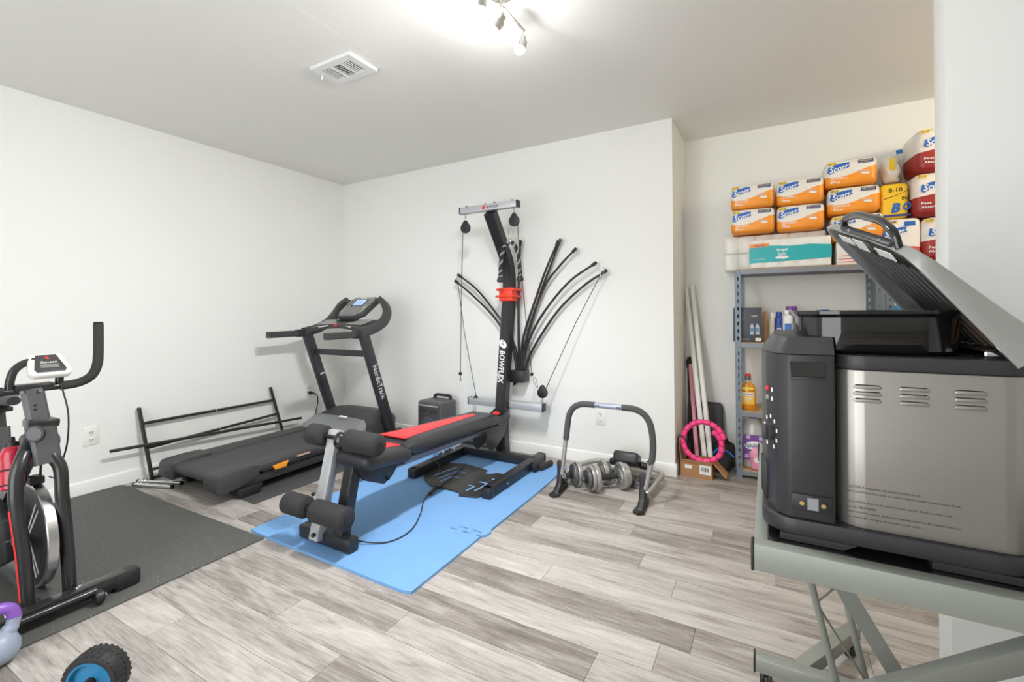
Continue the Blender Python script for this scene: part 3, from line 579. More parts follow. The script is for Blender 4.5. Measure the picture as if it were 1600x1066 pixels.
# top crossbar
tb = obj('top_crossbar', MB().beam((-2.045, 2.885, 1.905), (-1.555, 2.885, 1.905), .05, .048, r=.004), M_GST, gy)
for x in (-2.048, -1.552): obj('end_cap', MB().beam((x-.006, 2.885, 1.905), (x+.006, 2.885, 1.905), .053, .051, r=.004), M_BLK, tb)
text('crossbar_lettering', 'BOWFLEX', .10, .017, (-1.752, 2.8595, 1.905), X_, Z_, M_BLK, tb, bold=.02)
obj('crossbar_badge', MB().lathe([(0, 0), (.012, 0), (.012, .0012), (0, .0012)], (-1.828, 2.8598, 1.905), (0, -1, 0), 20, 1.4, 1), M_RED, tb, 0)
for x in (-2.0, -1.83, -1.75, -1.60): obj('bolt', MB().cyl((x, 2.885, 1.925), (x, 2.885, 1.94), .008, 8), M_BLK, tb)
def pulley(c, ring_z, name='pulley'):
    c = Vector(c); p = obj(name, MB().prism([(.041*math.cos(a), .041*math.sin(a)) for a in [math.radians(q) for q in range(160, 381, 20)]]+[(.008, .058), (-.008, .058)], c-Y_*.012, X_, Z_, V(0, .024, 0), .004), M_BLK, gy, 40)
    obj('axle', MB().cyl(c-Y_*.016, c+Y_*.016, .008, 12), M_GBK, p); obj('hanger_ring', MB().torus((c.x, c.y, ring_z), .009, .0025, (1, 0, 0), 14, 6).torus((c.x, c.y, ring_z-.017), .008, .0025, (0, 1, 0), 14, 6), M_ZNC, p); return p
pulley((-2.01, 2.885, 1.775), 1.873); pulley((-1.585, 2.885, 1.785), 1.873)
# carabiner + rope attachment hanging from the mast top
def carab(a, b, w=.012, m=None):
    a, b = Vector(a), Vector(b); d = (b-a); L = d.length; d.normalize(); s = d.cross(Y_).normalized()
    return MB().tube([a+s*w*x+d*L*y for x, y in ((0, 0), (.7, .06), (1, .25), (.6, .75), (.3, .95), (0, 1), (-.3, .95), (-.6, .75), (-1, .25), (-.7, .06))], .0026, 6, closed=True)
obj('carabiner', carab((-1.672, 2.975, 1.755), (-1.677, 2.985, 1.665)), M_ZNC, gy)
rp = empty('triceps_rope', (-1.677, 2.98, 1.35), 'black and white braided triceps rope hanging on the gym mast', 'rope handle')
def rope_mat():
    k = N('braided_rope'); k.l(k.mix(.5, lin((60, 60, 60)), lin((60, 60, 60))), k.b.inputs['Base Color']); k.b.inputs['Roughness'].default_value = .8; return k.m
M_RPD = mat('rope_black', (44, 44, 45), .8, var=.1); M_RPW = mat('rope_grey', (150, 150, 150), .8, var=.1)
for s, x1 in ((-1, -1.762), (1, -1.592)):
    ctr = smooth_path([(-1.677, 2.985, 1.655), (-1.677+s*.04, 2.98, 1.63), (-1.677+s*.072, 2.98, 1.55), (x1-s*.002, 2.98, 1.45), (x1, 2.98, 1.395)], 14); n = len(ctr)
    for st2 in range(3):
        pts = []
        for i, c in enumerate(ctr):
            t = (ctr[min(i+1, n-1)]-ctr[max(i-1, 0)]).normalized(); a = t.orthogonal().normalized() if False else (Y_-t*Y_.dot(t)).normalized(); b = t.cross(a); ph = i*.62+st2*2.094
            pts.append(c+(a*math.cos(ph)+b*math.sin(ph))*.0078)
        obj('rope_strand', MB().tube(pts, .008, 7), M_RPW if st2 == 0 else M_RPD, rp, 60)
    obj('end_knob', MB().lathe([(.012, .0), (.02, -.006), (.027, -.026), (.025, -.036), (.012, -.042)], ctr[-1], Z_, 20), M_BLK, rp)
obj('rope_clasp', MB().box((-1.677, 2.985, 1.66), (.034, .03, .03), .006), M_CHR, rp)
# red rod clip
rc = obj('rod_clip', MB().mm((xg-.085, 3.085, 1.245), (xg+.075, 3.235, 1.262), .006).mm((xg-.078, 3.09, 1.296), (xg+.08, 3.235, 1.315), .006).mm((xg-.055, 3.095, 1.215), (xg+.062, 3.235, 1.32), .008), mat('red_orange_plastic', (240, 66, 44), .4), gy)
# lower crossbar
lb = obj('lower_crossbar', MB().beam((-2.125, 3.095, .412), (-1.465, 3.095, .412), .055, .058, r=.005), M_GST, gy)
for x in (-2.128, -1.462): obj('end_cap', MB().beam((x-.006, 3.095, .412), (x+.006, 3.095, .412), .058, .061, r=.005), M_BLK, lb)
for z in (.395, .43): obj('bolt', MB().cyl((-1.742, 3.062, z), (-1.742, 3.05, z), .007, 8), M_BLK, lb)
pulley((-1.468, 3.085, .525), .468); 
obj('carabiner', carab((-1.53, 3.07, .64), (-1.50, 3.07, .56)), M_ZNC, gy); obj('carabiner', carab((-2.06, 3.06, .38), (-2.06, 3.06, .315)), M_ZNC, gy)
obj('cable_stop', MB().ball((-1.548, 3.07, .66), .014, 12), M_BLK, gy); obj('cable_stop', MB().ball((-2.06, 2.87, .66), .014, 12).tube([(-2.06, 2.87, .648), (-2.06, 2.87, .62)], .003, 6).torus((-2.06, 2.87, .612), .008, .002, (0, 1, 0), 12, 6), M_BLK, gy)
obj('cable_guide', MB().lathe([(.022, 0), (.022, .004), (.01, .012), (.006, .018)], (-2.06, 3.08, .441), Z_, 16), M_BLK, gy)
# rod box and rods
obj('rod_box', MB().mm((-1.775, 3.125, .578), (-1.652, 3.24, .672), .006).prism([(-1.77, .60), (-1.70, .60), (-1.77, .54)], (0, 3.18, 0), X_, Z_, V(0, .04, 0)), M_GBK, gy)
yr = 3.205
rods = [((-1.715, .67), (-1.655, .915), (-1.535, 1.264), (-1.445, 1.482), (-1.362, 1.672)), ((-1.705, .67), (-1.64, .96), (-1.505, 1.30), (-1.36, 1.478), (-1.235, 1.592)),
        ((-1.69, .67), (-1.625, .90), (-1.50, 1.115), (-1.29, 1.345), (-1.078, 1.478)), ((-1.675, .67), (-1.60, .84), (-1.396, 1.125), (-1.189, 1.31), (-1.008, 1.42)),
        ((-1.73, .67), (-1.755, .85), (-1.846, 1.014), (-1.966, 1.165), (-2.121, 1.325), (-2.30, 1.449)), ((-1.735, .67), (-1.765, .83), (-1.858, .985), (-1.97, 1.118), (-2.154, 1.275), (-2.322, 1.398)),
        ((-1.725, .67), (-1.728, 1.0), (-1.724, 1.35), (-1.705, 1.69)), ((-1.70, .67), (-1.68, .92), (-1.56, 1.25), (-1.47, 1.47), (-1.375, 1.66))]
for i, r in enumerate(rods):
    y0 = yr-(i % 3)*.012+(-.004)
    pts = smooth_path([(x, y0, z) for x, z in r], 7); n = len(pts)
    o = obj('power_rod', MB().tube(pts, [.0112-.0034*k/(n-1) for k in range(n)], 10), M_BLK, gy, 60)
    e = pts[-1]; d = (pts[-1]-pts[-2]).normalized()
    obj('rod_cap', MB().cyl(e-d*.035, e+d*.008, .0125, 12, e=.002), M_BLK, o); obj('rod_hook', MB().torus(e+d*.008+V(.008, -.004, -.012), .011, .0018, (0, 1, 0), 14, 6), M_ZNC, o)
# cables
cb_ = [[(-2.035, 2.885, 1.775), (-2.05, 2.88, 1.3), (-2.06, 2.87, .66)], [(-1.56, 2.885, 1.785), (-1.555, 2.95, 1.3), (-1.548, 3.07, .66)], [(-2.29, 3.17, 1.36), (-2.20, 3.13, .95), (-2.06, 3.085, .45)], [(-1.448, 3.085, .54), (-1.22, 3.13, 1.04), (-1.045, 3.17, 1.38)]]
for c in cb_: obj('cable', MB().tube(c, .003, 6), M_CBL, gy)
obj('carabiner', carab((-1.02, 3.18, 1.44), (-1.045, 3.17, 1.36)), M_ZNC, gy); obj('carabiner', carab((-2.30, 3.18, 1.44), (-2.29, 3.17, 1.35)), M_ZNC, gy)
# bench bracket, rail and pads
for s in (-1, 1): obj('bench_bracket', MB().prism([(2.70, .34), (2.80, .36), (2.95, .36), (3.03, .385), (3.06, .33), (2.95, .20), (2.85, .145), (2.78, .13), (2.73, .17)], (xg+s*.058-.0025, 0, 0), Y_, Z_, V(.005, 0, 0), .001), mat('bracket_grey', (66, 66, 68), .4, .2), gy)
obj('seat_rail', MB().beam((xg, 1.58, .315), (xg, 3.00, .275), .05, .045, r=.006), mat('rail_blue_grey', (142, 148, 168), .38, .4), gy)
obj('release_knob', MB().lathe([(.006, 0), (.006, .012), (.028, .014), (.026, .026), (.012, .032)], (xg+.03, 2.90, .36), Z_, 20), M_RED, gy)
def pad(name, y0, z0, y1, z1, w0, w1, th, parent, m):    # upholstered board, crowned top
    d = V(0, y1-y0, z1-z0); L = d.length; d.normalize(); nn = X_.cross(d); rings = []; K = 14
    for i in range(K+1):
        t = i/K; w = w0+(w1-w0)*t; edge = min(t, 1-t)*L; rr = .045
        sh_ = 1 if edge > rr else math.sqrt(max(.0, 1-(1-edge/rr)**2)); w2 = w-(1-sh_)*.04; h2 = th*(.45+.55*sh_)
        c = V(xg, y0, z0)+d*(L*t); ring = []
        for k in range(20):
            a = 2*math.pi*k/20; ca, sa = math.cos(a), math.sin(a)
            ring.append(c+X_*(w2/2*math.copysign(abs(ca)**.45, ca))+nn*(h2/2*math.copysign(abs(sa)**.6, sa)))
        rings.append(ring)
    return obj(name, loft(rings), m, parent, 60), d, nn
for nm, a in (('bench_pad', (1.835, .408, 2.83, .362, .30, .25, .092)), ('seat_pad', (1.545, .418, 1.865, .378, .285, .30, .09))):
    p, d, nn = pad(nm, *a, gy, M_VIN)
    L = math.hypot(a[2]-a[0], a[3]-a[1]); o = V(xg-.012, a[0], a[1])+nn*(a[6]/2+.001)
    if nm == 'bench_pad': pl = [(-.098, .035), (.09, .035), (.076, .16), (.058, .38), (.044, .62), (.034, .80), (.004, .83), (-.03, .80), (-.05, .55), (-.078, .2)]
    else: pl = [(-.085, .07), (-.02, .06), (.055, .065), (.085, .11), (.09, L-.032), (-.098, L-.032)]
    obj('red_panel', MB().prism(pl, o-nn*.006, X_, d, nn*.0072, .0018), M_RVN, p, 40)
    obj('pad_board', MB().beam(V(xg, a[0]+.03, a[1])-nn*(a[6]/2-.004), V(xg, a[2]-.03, a[3])-nn*(a[6]/2-.004), a[4]*.8, .012), M_BLK, p)
obj('seat_bracket', MB().prism([(1.57, .37), (1.88, .355), (1.80, .27), (1.74, .245), (1.62, .30)], (xg-.055, 0, 0), Y_, Z_, V(.11, 0, 0), .004), M_GBK, gy)
obj('pivot_bolt', MB().cyl((xg+.055, 1.62, .34), (xg+.075, 1.62, .34), .016, 14).cyl((xg+.055, 1.76, .268), (xg+.066, 1.76, .268), .008, 10), M_BLK, gy)
# front leg with leg extension
obj('front_foot', MB().beam((-2.055, 1.50, FZ+.034), (-1.69, 1.50, FZ+.034), .062, .066, r=.012), M_GBK, gy)
obj('front_post', MB().beam((xg+.005, 1.505, FZ+.05), (xg+.005, 1.61, .50), .062, .058, (0, 1, -.2), .005), M_GBK, gy)
ex = obj('leg_extension_arm', MB().beam((-1.90, 1.455, FZ+.03), (-1.895, 1.575, .545), .062, .045, (0, 1, -.25), .004), M_GST, gy)
obj('arm_bolt', MB().cyl((-1.885, 1.435, .275), (-1.885, 1.425, .275), .009, 12).cyl((-1.872, 1.425, FZ+.075), (-1.872, 1.412, FZ+.075), .010, 12), M_BLK, ex)
obj('pivot_cap', MB().ball((-1.832, 1.545, .505), .045, 18, (.75, .75, 1)), mat('gloss_black_knob', (28, 28, 29), .18, coat=.5), gy)
for y, z, xs in ((1.55, .515, ((-2.055, -1.945), (-1.785, -1.575))), (1.425, .205, ((-2.07, -1.925), (-1.868, -1.648)))):
    obj('roller_bar', MB().cyl((xs[0][0]+.01, y, z), (xs[1][1]-.01, y, z), .012, 12), M_BLK, gy)
    for a, b in xs:
        r = obj('foam_roller', MB().cyl((a, y, z), (b, y, z), .052, 28, e=.009), M_FRL, gy, 50)
        obj('roller_cap', MB().cyl((b-.002, y, z), (b+.003, y, z), .017, 18), M_BLK, r)
obj('floor_cable', MB().tube(smooth_path([(-1.80, 1.53, .09), (-1.74, 1.56, FZ+.02), (-1.62, 1.64, FZ+.004), (-1.60, 1.78, FZ+.004), (-1.68, 1.95, FZ+.004), (-1.79, 2.12, FZ+.008), (-1.815, 2.25, FZ+.014)], 10), .0035, 8).tube(smooth_path([(-1.815, 2.27, FZ+.016), (-1.83, 2.40, FZ+.018), (-1.87, 2.56, FZ+.018), (-1.92, 2.72, FZ+.018)], 8), .003, 6), M_CBL, gy)
obj('cable_clip', MB().cyl((-1.80, 2.18, FZ+.014), (-1.822, 2.26, FZ+.018), .012, 12, e=.003).box((-1.82, 2.285, FZ+.018), (.028, .035, .02), .005), M_BLK, gy)
obj('loose_wire', MB().tube(smooth_path([(-2.10, 2.53, FZ+.004), (-2.12, 2.58, FZ+.03), (-2.08, 2.55, .09), (-1.99, 2.50, .085), (-1.93, 2.47, FZ+.02), (-1.95, 2.46, FZ+.016)], 8), .0025, 6), M_CBL, gy)
# ================================================================ portable speaker, push-up stand, black case behind the bench
sp = empty('portable_speaker', (-2.47, 3.12, 0), 'black portable party speaker with handle against the back wall', 'speaker')
so = V(-2.47, 3.10, 0); srot = Matrix.Rotation(math.radians(-4), 4, 'Z')
def sl(x, y, z): return so+(srot @ V(x, y, z))
M_SPK = mat('speaker_plastic', (84, 84, 87), .45, var=.08); M_GRL = mat('speaker_grille', (78, 78, 80), .7, bump=.6, bs=900)
obj('cabinet', MB().box(so+Z_*.195, (.26, .21, .38), .02, 3, srot), M_SPK, sp)
obj('front_panel', MB().box(sl(0, -.106, .19), (.235, .012, .35), .006, 2, srot), M_TDK, sp)
obj('accent_strip', MB().box(sl(0, -.114, .352), (.225, .008, .012), .003, 1, srot), M_GST, sp)
for z in (.30, .318): 
    for x in (-.055, .055): obj('vent_slot', MB().box(sl(x, -.113, z), (.085, .006, .007), .002, 1, srot), M_HOLE, sp)
obj('woofer_ring', MB().torus(sl(0, -.114, .17), .085, .006, srot @ V(0, -1, 0), 36, 8), M_SPK, sp); obj('woofer_grille', MB().lathe([(0, .012), (.04, .010), (.083, 0), (.083, -.004), (0, -.004)], sl(0, -.113, .17), srot @ V(0, -1, 0), 32), M_GRL, sp, 60)
obj('carry_handle', MB().tube(bend([sl(-.09, .07, .375), sl(-.085, .07, .415), sl(.085, .07, .415), sl(.09, .07, .375)], .025), .011, sq=(.03, .018)), M_BLK, sp)
ps = empty('push_up_stand', (-2.2, 2.93, FZ), 'small silver push-up stand with dark grip behind the gym base', 'push-up stand')
M_PSL = mat('stand_silver', (200, 205, 210), .3, .5)
for dx in (0, .14): obj('stand_leg', MB().tube(bend([(-2.15, 2.765+dx, FZ+.008), (-2.168, 2.79+dx, .112), (-2.235, 2.82+dx, .112), (-2.275, 2.84+dx, FZ+.008)], .02), .0075, 10), M_PSL, ps)
obj('hand_grip', MB().cyl((-2.20, 2.79, .034), (-2.20, 2.93, .034), .018, 16, e=.004), M_GRIP, ps); obj('foot_bar', MB().tube([(-2.28, 2.82, FZ+.012), (-2.16, 2.76, FZ+.012)], .012, 10), mat('stand_blue', (92, 140, 190), .4), ps)
bc = empty('black_case', (-2.15, 3.19, 0), 'small flat black case on the floor behind bench', 'case')
obj('lower_shell', MB().mm((-2.26, 3.14, 0), (-2.05, 3.235, .028), .006), M_BLK, bc); obj('upper_shell', MB().mm((-2.257, 3.143, .03), (-2.053, 3.232, .058), .006), M_BLK, bc); obj('seam_band', MB().mm((-2.255, 3.145, .026), (-2.055, 3.23, .032)), M_ZNC, bc)
# ================================================================ ab roller frame
M_AGR = mat('frame_grey_paint', (168, 168, 163), .38, .3, var=.04); M_ASL = mat('foam_sleeve', (78, 78, 78), .85, var=.06, bump=.3, bs=500)
ab = empty('ab_roller', (-.9, 2.8, 0), 'grey tubular ab roller with foam grips and headrest in front of back wall', 'ab roller')
ya = 2.66
arch = bend([(-1.135, ya-.005, .10), (-1.105, ya, .34), (-1.075, ya, .562), (-.60, ya, .562), (-.562, ya, .34), (-.622, ya-.005, .10)], .14, 10)
obj('arch_tube', MB().tube(arch, .014, 14), M_AGR, ab, 60)
n = len(arch); 
def sub(a, b): return [p for p in arch if a(p) and b(p)]
lf = [p for p in arch if p.x < -.93 and p.z > .33]; rt = [p for p in arch if p.x > -.735 and p.z > .26]
lf = [V(-1.106, ya, .33)]+lf+[V(-.915, ya, .562)]; rt = [V(-.75, ya, .562)]+rt+[V(-.594, ya, .255)]
rt.sort(key=lambda p: (-p.z if p.z > .58 else -p.z, p.x)) if False else None
for q in (lf, rt): obj('foam_sleeve', MB().tube(q, .0185, 16), M_ASL, ab, 60)
obj('center_bar', MB().tube([(-.915, ya, .562), (-.75, ya, .562)], .0165, 14), mat('center_bar_blue_grey', (160, 168, 182), .35, .4), ab, 60)
for x in (-.905, -.89, -.775, -.76): obj('pin', MB().cyl((x, ya-.016, .562), (x, ya-.019, .562), .0045, 10), M_BLK, ab)
for x, s in ((-1.145, -1), (-.632, 1)):
    ft = obj('foot_joint', MB().prism([(-.05, .0), (.075, .0), (.08, .03), (.035, .05), (.02, .13), (.018, .19), (-.018, .19), (-.016, .12), (-.03, .06), (-.085, .022), (-.10, .006), (-.09, 0)], (x-.018, ya, 0), Y_, Z_, V(.036, 0, 0), .006), M_BLK, ab, 40)
    obj('foot_pad', MB().prism([(-.055, -.09), (.0, -.115), (.05, -.09), (.034, .08), (-.034, .08)], (x, ya-.015, 0), X_*.62, Y_, V(0, 0, .016), .004), M_BLK, ft)
    for y in (-.01, .02): obj('joint_bolt', MB().cyl((x+.018, ya+y*.6, .10+y), (x+.028, ya+y*.6, .10+y), .008, 10), M_ZNC, ft)
back = bend([(-1.15, ya+.05, .035), (-1.175, 3.0, .055), (-1.06, 3.13, .075), (-.70, 3.13, .075), (-.60, 3.10, .06), (-.632, ya+.05, .035)], .12, 8)
obj('back_tube', MB().tube(back, .016, 14), M_AGR, ab, 60)
hd = obj('headrest', MB().box((-.84, 3.09, .125), (.17, .12, .085), .022, 3, Matrix.Rotation(math.radians(-25), 4, 'X')), M_VIN, ab, 60)
for s in (-1, 1): obj('headrest_clamp', MB().cyl((-.84+s*.082, 3.12, .085), (-.84+s*.125, 3.125, .08), .024, 14, e=.004), M_BLK, hd)
# ================================================================ dumbbells and plates
M_PLT = mat('silver_grey_plate', (172, 172, 169), .35, .55, var=.06); M_PLT2 = mat('dark_grey_plate', (108, 108, 108), .42, .4, var=.08)
def plate_prof(R, t): return [(.016, -t/2), (R*.42, -t/2), (R*.48, -t*.28), (R*.78, -t*.28), (R*.84, -t/2), (R*.97, -t/2), (R, -t*.32), (R, t*.32), (R*.97, t/2), (R*.84, t/2), (R*.78, t*.28), (R*.48, t*.28), (R*.42, t/2), (.016, t/2)]
def dumbbell(c, d, L, sets, label):
    c, d = Vector(c), Vector(d).normalized(); t = empty('dumbbell', (c.x, c.y, 0), label, 'dumbbell', 'adjustable dumbbells')
    obj('bar', MB().cyl(c-d*L/2, c+d*L/2, .0145, 16, e=.002), M_PLT2, t); obj('grip', MB().cyl(c-d*.065, c+d*.065, .0165, 16, e=.003), M_GRIP, t)
    for s in (-1, 1):
        a = .075
        for R, th, m in sets:
            p = obj('weight_plate', MB().lathe(plate_prof(R, th), c+d*s*(a+th/2), d, 36), m, t, 30); a += th+.001
        obj('star_collar', MB().lathe([(.016, 0), (.03, 0), (.03, .012), (.022, .02), (.016, .02)], c+d*s*a, d*s, 6), M_BLK, t)
dumbbell((-.885, 2.815, .083), (.75, .66, 0), .36, ((.083, .026, M_PLT), (.075, .022, M_PLT), (.058, .018, M_PLT2)), 'front grey adjustable dumbbell on floor under ab roller arch')
dumbbell((-1.015, 2.85, .076), (.75, .66, 0), .34, ((.076, .026, M_PLT), (.066, .022, M_PLT2)), 'rear grey adjustable dumbbell on floor by ab roller left foot')
for i, lab in enumerate(('lower dark grey weight plate of the small stack on floor', 'upper dark grey weight plate of the small stack on floor')):
    t = empty('weight_plate', (-.715, 2.985, i*.024), lab, 'weight plate', 'stacked weight plates')
    c = V(-.715+.004*i, 2.985-.003*i, .0125+i*.025)
    obj('disc', MB().lathe([(.017, -.011), (.035, -.0115), (.04, -.006), (.062, -.006), (.068, -.012), (.08, -.012), (.083, -.007), (.083, .007), (.08, .012), (.068, .012), (.062, .006), (.04, .006), (.035, .0115), (.017, .011)], c, Z_, 36), M_PLT2, t, 30)
    for k in range(3): obj('grip_slot', MB().beam(c+V(.048*math.cos(k*2.1+.4), .048*math.sin(k*2.1+.4), .0065)-V(-math.sin(k*2.1+.4), math.cos(k*2.1+.4), 0)*.016, c+V(.048*math.cos(k*2.1+.4), .048*math.sin(k*2.1+.4), .0065)+V(-math.sin(k*2.1+.4), math.cos(k*2.1+.4), 0)*.016, .013, .0012), M_HOLE, t, 0)
    obj('bore', MB().cyl(c+Z_*.0112, c+Z_*.0122, .0165, 18), M_HOLE, t)
# ================================================================ niche corner: box, poles, hoop, bag
M_CARD = mat('brown_cardboard', (172, 128, 88), .8, var=.06, vs=12, bump=.15, bs=300); M_PVC = mat('white_pvc', (240, 240, 235), .35, var=.03); M_PNK = mat('hot_pink_plastic', (242, 60, 132), .35, var=.05); M_LPK = mat('pale_pink', (240, 164, 182), .45, var=.05); M_PAPER = mat('paper_label', (232, 230, 226), .6, var=.02)
cb2 = empty('cardboard_box', (-.425, 3.35, 0), 'open brown cardboard box with shipping labels at niche corner', 'box')
bx = (-.525, -.325, 3.285, 3.42, .115); th = .005
r_ = math.radians(8)
obj('bottom_panel', MB().mm((bx[0], bx[2], 0), (bx[1], bx[3], th)), M_CARD, cb2, 0)
for nm, a, b in (('front_panel', (bx[0], bx[2], th), (bx[1], bx[2]+th, bx[4])), ('rear_panel', (bx[0], bx[3]-th, th), (bx[1], bx[3], bx[4])), ('side_panel', (bx[0], bx[2]+th, th), (bx[0]+th, bx[3]-th, bx[4])), ('side_panel', (bx[1]-th, bx[2]+th, th), (bx[1], bx[3]-th, bx[4]))):
    p = obj(nm, MB().mm(a, b), M_CARD, cb2, 0)
    if nm == 'front_panel':
        patch('shipping_label', rect(.07, .062), (-.37, bx[2]-.0006, .062), X_, Z_, M_PAPER, p); patch('small_label', rect(.045, .024), (-.475, bx[2]-.0006, .072), X_, Z_, M_PAPER, p)
        bars = MB()
        for k in range(9): bars.mm((-.396+k*.0055, bx[2]-.0018, .052), (-.396+k*.0055+.0016+.0012*(k % 3), bx[2]-.0012, .078))
        obj('barcode', bars, M_HOLE, p, 0, kind='stuff'); patch('tape_seam', rect(.2, .004), (-.425, bx[2]-.0004, .105), X_, Z_, mat('tape', (200, 160, 118), .3), p)
obj('front_flap', MB().beam((-.525, 3.282, .105), (-.325, 3.282, .105), .004, .03, (0, -.4, 1)), M_CARD, cb2, 0)
obj('side_flap', MB().beam((-.322, 3.30, .10), (-.322, 3.42, .10), .004, .075, (.75, 0, -1)), M_CARD, cb2, 0) if False else obj('side_flap', MB().prism([(0, 0), (.075, -.085), (.085, -.080), (.006, .004)], (-.324, 3.29, .112), X_, Z_, V(0, .11, 0)), M_CARD, cb2, 0)
obj('tall_flap', MB().beam((-.530, 3.30, .16), (-.530, 3.41, .16), .004, .10, (-.15, 0, 1)), M_CARD, cb2, 0)
# hula hoop
hh = empty('hula_hoop', (-.388, 3.33, .1), 'hot pink segmented weighted hula hoop propped on the cardboard box', 'hula hoop')
hc = V(-.385, 3.33, .242); ha = V(.05, -1, .22).normalized(); hx = ha.orthogonal(); hx = V(1, 0, 0)-ha*ha.x; hx.normalize(); hz = hx.cross(ha)*-1
ns = 20
for k in range(ns):
    a0 = math.radians(12+20*k); a1 = a0+math.radians(18.6); pts = []
    for j in range(5):
        a = a0+(a1-a0)*j/4; e_ = max(0, k+j/4-15.5); R = .128-.0085*e_; pts.append(hc+(hx*math.cos(a)+hz*math.sin(a))*R+ha*.004*e_)
    o = obj('hoop_segment', MB().tube(pts, [.0172, .0188, .0188, .0188, .0172], 10), M_PNK, hh, 50)
obj('inner_track', MB().torus(hc, .118, .006, ha, 40, 8), M_BLK, hh)
for k, (p, q, lab) in enumerate((((-.385, 3.46, .02), (-.545, 3.745, 1.30), 'white PVC pipe leaning in niche corner, nearest the side wall'), ((-.345, 3.455, .02), (-.500, 3.735, 1.318), 'white PVC pipe leaning in niche corner, nearest the shelf'))):
    t = empty('pvc_pipe', p, lab, 'pipe', 'white PVC pipes'); p, q = Vector(p), Vector(q); d = (q-p).normalized()
    obj('pipe', MB().tube([p, q], .0175, 16), M_PVC, t, 60); obj('bore', MB().cyl(q-d*.002, q+d*.0008, .0145, 16), mat('bore_shade', (150, 150, 146), .6), t)
pk = empty('pink_stick', (-.43, 3.45, 0), 'pale pink exercise stick with black tip leaning behind the hoop', 'exercise stick')
obj('shaft', MB().tube([(-.435, 3.45, .015), (-.515, 3.70, .72)], .015, 12), M_LPK, pk, 60); obj('joint', MB().tube([(-.468, 3.553, .306), (-.470, 3.56, .325)], .0158, 12), M_PNK, pk, 60); obj('tip', MB().tube([(-.515, 3.70, .70), (-.522, 3.72, .77)], .019, 12), M_BLK, pk, 60)
um = empty('black_rod', (-.50, 3.6, 0), 'thin black rod leaning in corner behind the pink stick', 'rod')
obj('rod', MB().tube([(-.490, 3.52, .01), (-.532, 3.725, .70)], .008, 10), M_BLK, um); obj('handle', MB().cyl((-.531, 3.72, .69), (-.536, 3.738, .75), .014, 12, e=.003), M_GRIP, um)
dp = empty('dark_panel', (-.42, 3.66, 0), 'dark grey flat board leaning against the niche wall behind the poles', 'board')
obj('board', MB().prism(rrect(.24, .44, .03, 3, 0, .22), (-.415, 3.655, .002), X_, V(0, .17, 1).normalized(), V(0, .018, -.003), .004), mat('dark_board', (70, 70, 72), .6, var=.08), dp); obj('edge_trim', MB().tube([(-.415+x*1.0, 3.652+.17*.985*y*.985, .002+y*.985) for x, y in rrect(.24, .44, .03, 3, 0, .22)], .004, 6, closed=True), M_BLK, dp)
bgp = empty('black_bag', (-.265, 3.52, 0), 'crumpled black bag beside the cardboard box and shelf post', 'bag')
def lump(c, r, sc, seed, sub_=3):
    b = bmesh.new(); bmesh.ops.create_icosphere(b, subdivisions=sub_, radius=1); rnd = random.Random(seed); ph = [(rnd.uniform(2, 6), rnd.uniform(0, 6), Vector((rnd.uniform(-1, 1), rnd.uniform(-1, 1), rnd.uniform(-1, 1)))) for _ in range(6)]
    for v in b.verts:
        k = 1+sum(.07*math.sin(f_*v.co.dot(d_)*2+p_) for f_, p_, d_ in ph); q = v.co*k*r; v.co = Vector((q.x*sc[0], q.y*sc[1], max(q.z*sc[2], -r*sc[2]*.8)))
    return MB().bm(b, Matrix.Translation(c))
obj('bag_body', lump((-.272, 3.535, .10), .125, (.58, .7, .95), 3), mat('black_fabric', (44, 44, 46), .75, var=.2, bump=.5, bs=60), bgp, 80); obj('bag_strap', MB().tube(smooth_path([(-.31, 3.50, .20), (-.27, 3.47, .255), (-.23, 3.50, .19)]), .007, 8), M_BLK, bgp)
obj('blue_tube', MB().tube(smooth_path([(-.335, 3.475, .130), (-.30, 3.455, .168), (-.24, 3.44, .16), (-.205, 3.44, .13)]), .007, 8), mat('blue_rubber', (30, 120, 205), .4), label='bright blue resistance tube lying over the black bag', cat='resistance band')
bcab = obj('black_cable', MB().tube(smooth_path([(-.535, 3.32, .10), (-.545, 3.315, .22), (-.535, 3.31, .27), (-.505, 3.31, .25), (-.475, 3.33, .20), (-.49, 3.34, .12), (-.50, 3.36, .03)]), .005, 8), M_BLK, label='looped black cable sticking out of the cardboard box', cat='cable')
# ================================================================ shelf units
M_SHF = mat('grey_shelf_steel', (112, 124, 134), .4, .35, var=.05); M_PB = mat('particle_board', (196, 158, 116), .8, var=.1, vs=60); M_SHD = mat('shelf_edge_grey', (128, 132, 136), .4, .3)
SY0, SY1 = 3.425, 3.735; SZ = (1.402, .912, .452, .058)
def post(px_, py_, sx, sy, h):                            # slotted L-angle post with open holes
    mb = MB(); w = .036; t = .0016; n = int(h/.05); sw = .009
    for ax in (0, 1):
        s = sx if ax == 0 else sy
        def seg(a0, a1, z0, z1):
            if ax == 0: mb.mm((px_+s*a0, py_, z0), (px_+s*a1, py_+sy*t, z1))
            else: mb.mm((px_, py_+s*a0, z0), (px_+sx*t, py_+s*a1, z1))
        seg(0, .013, 0, h); seg(w-.011, w, 0, h)
        for k in range(n+1):
            z0 = k*.05; seg(.013, w-.011, z0, min(z0+.026, h))
    return mb
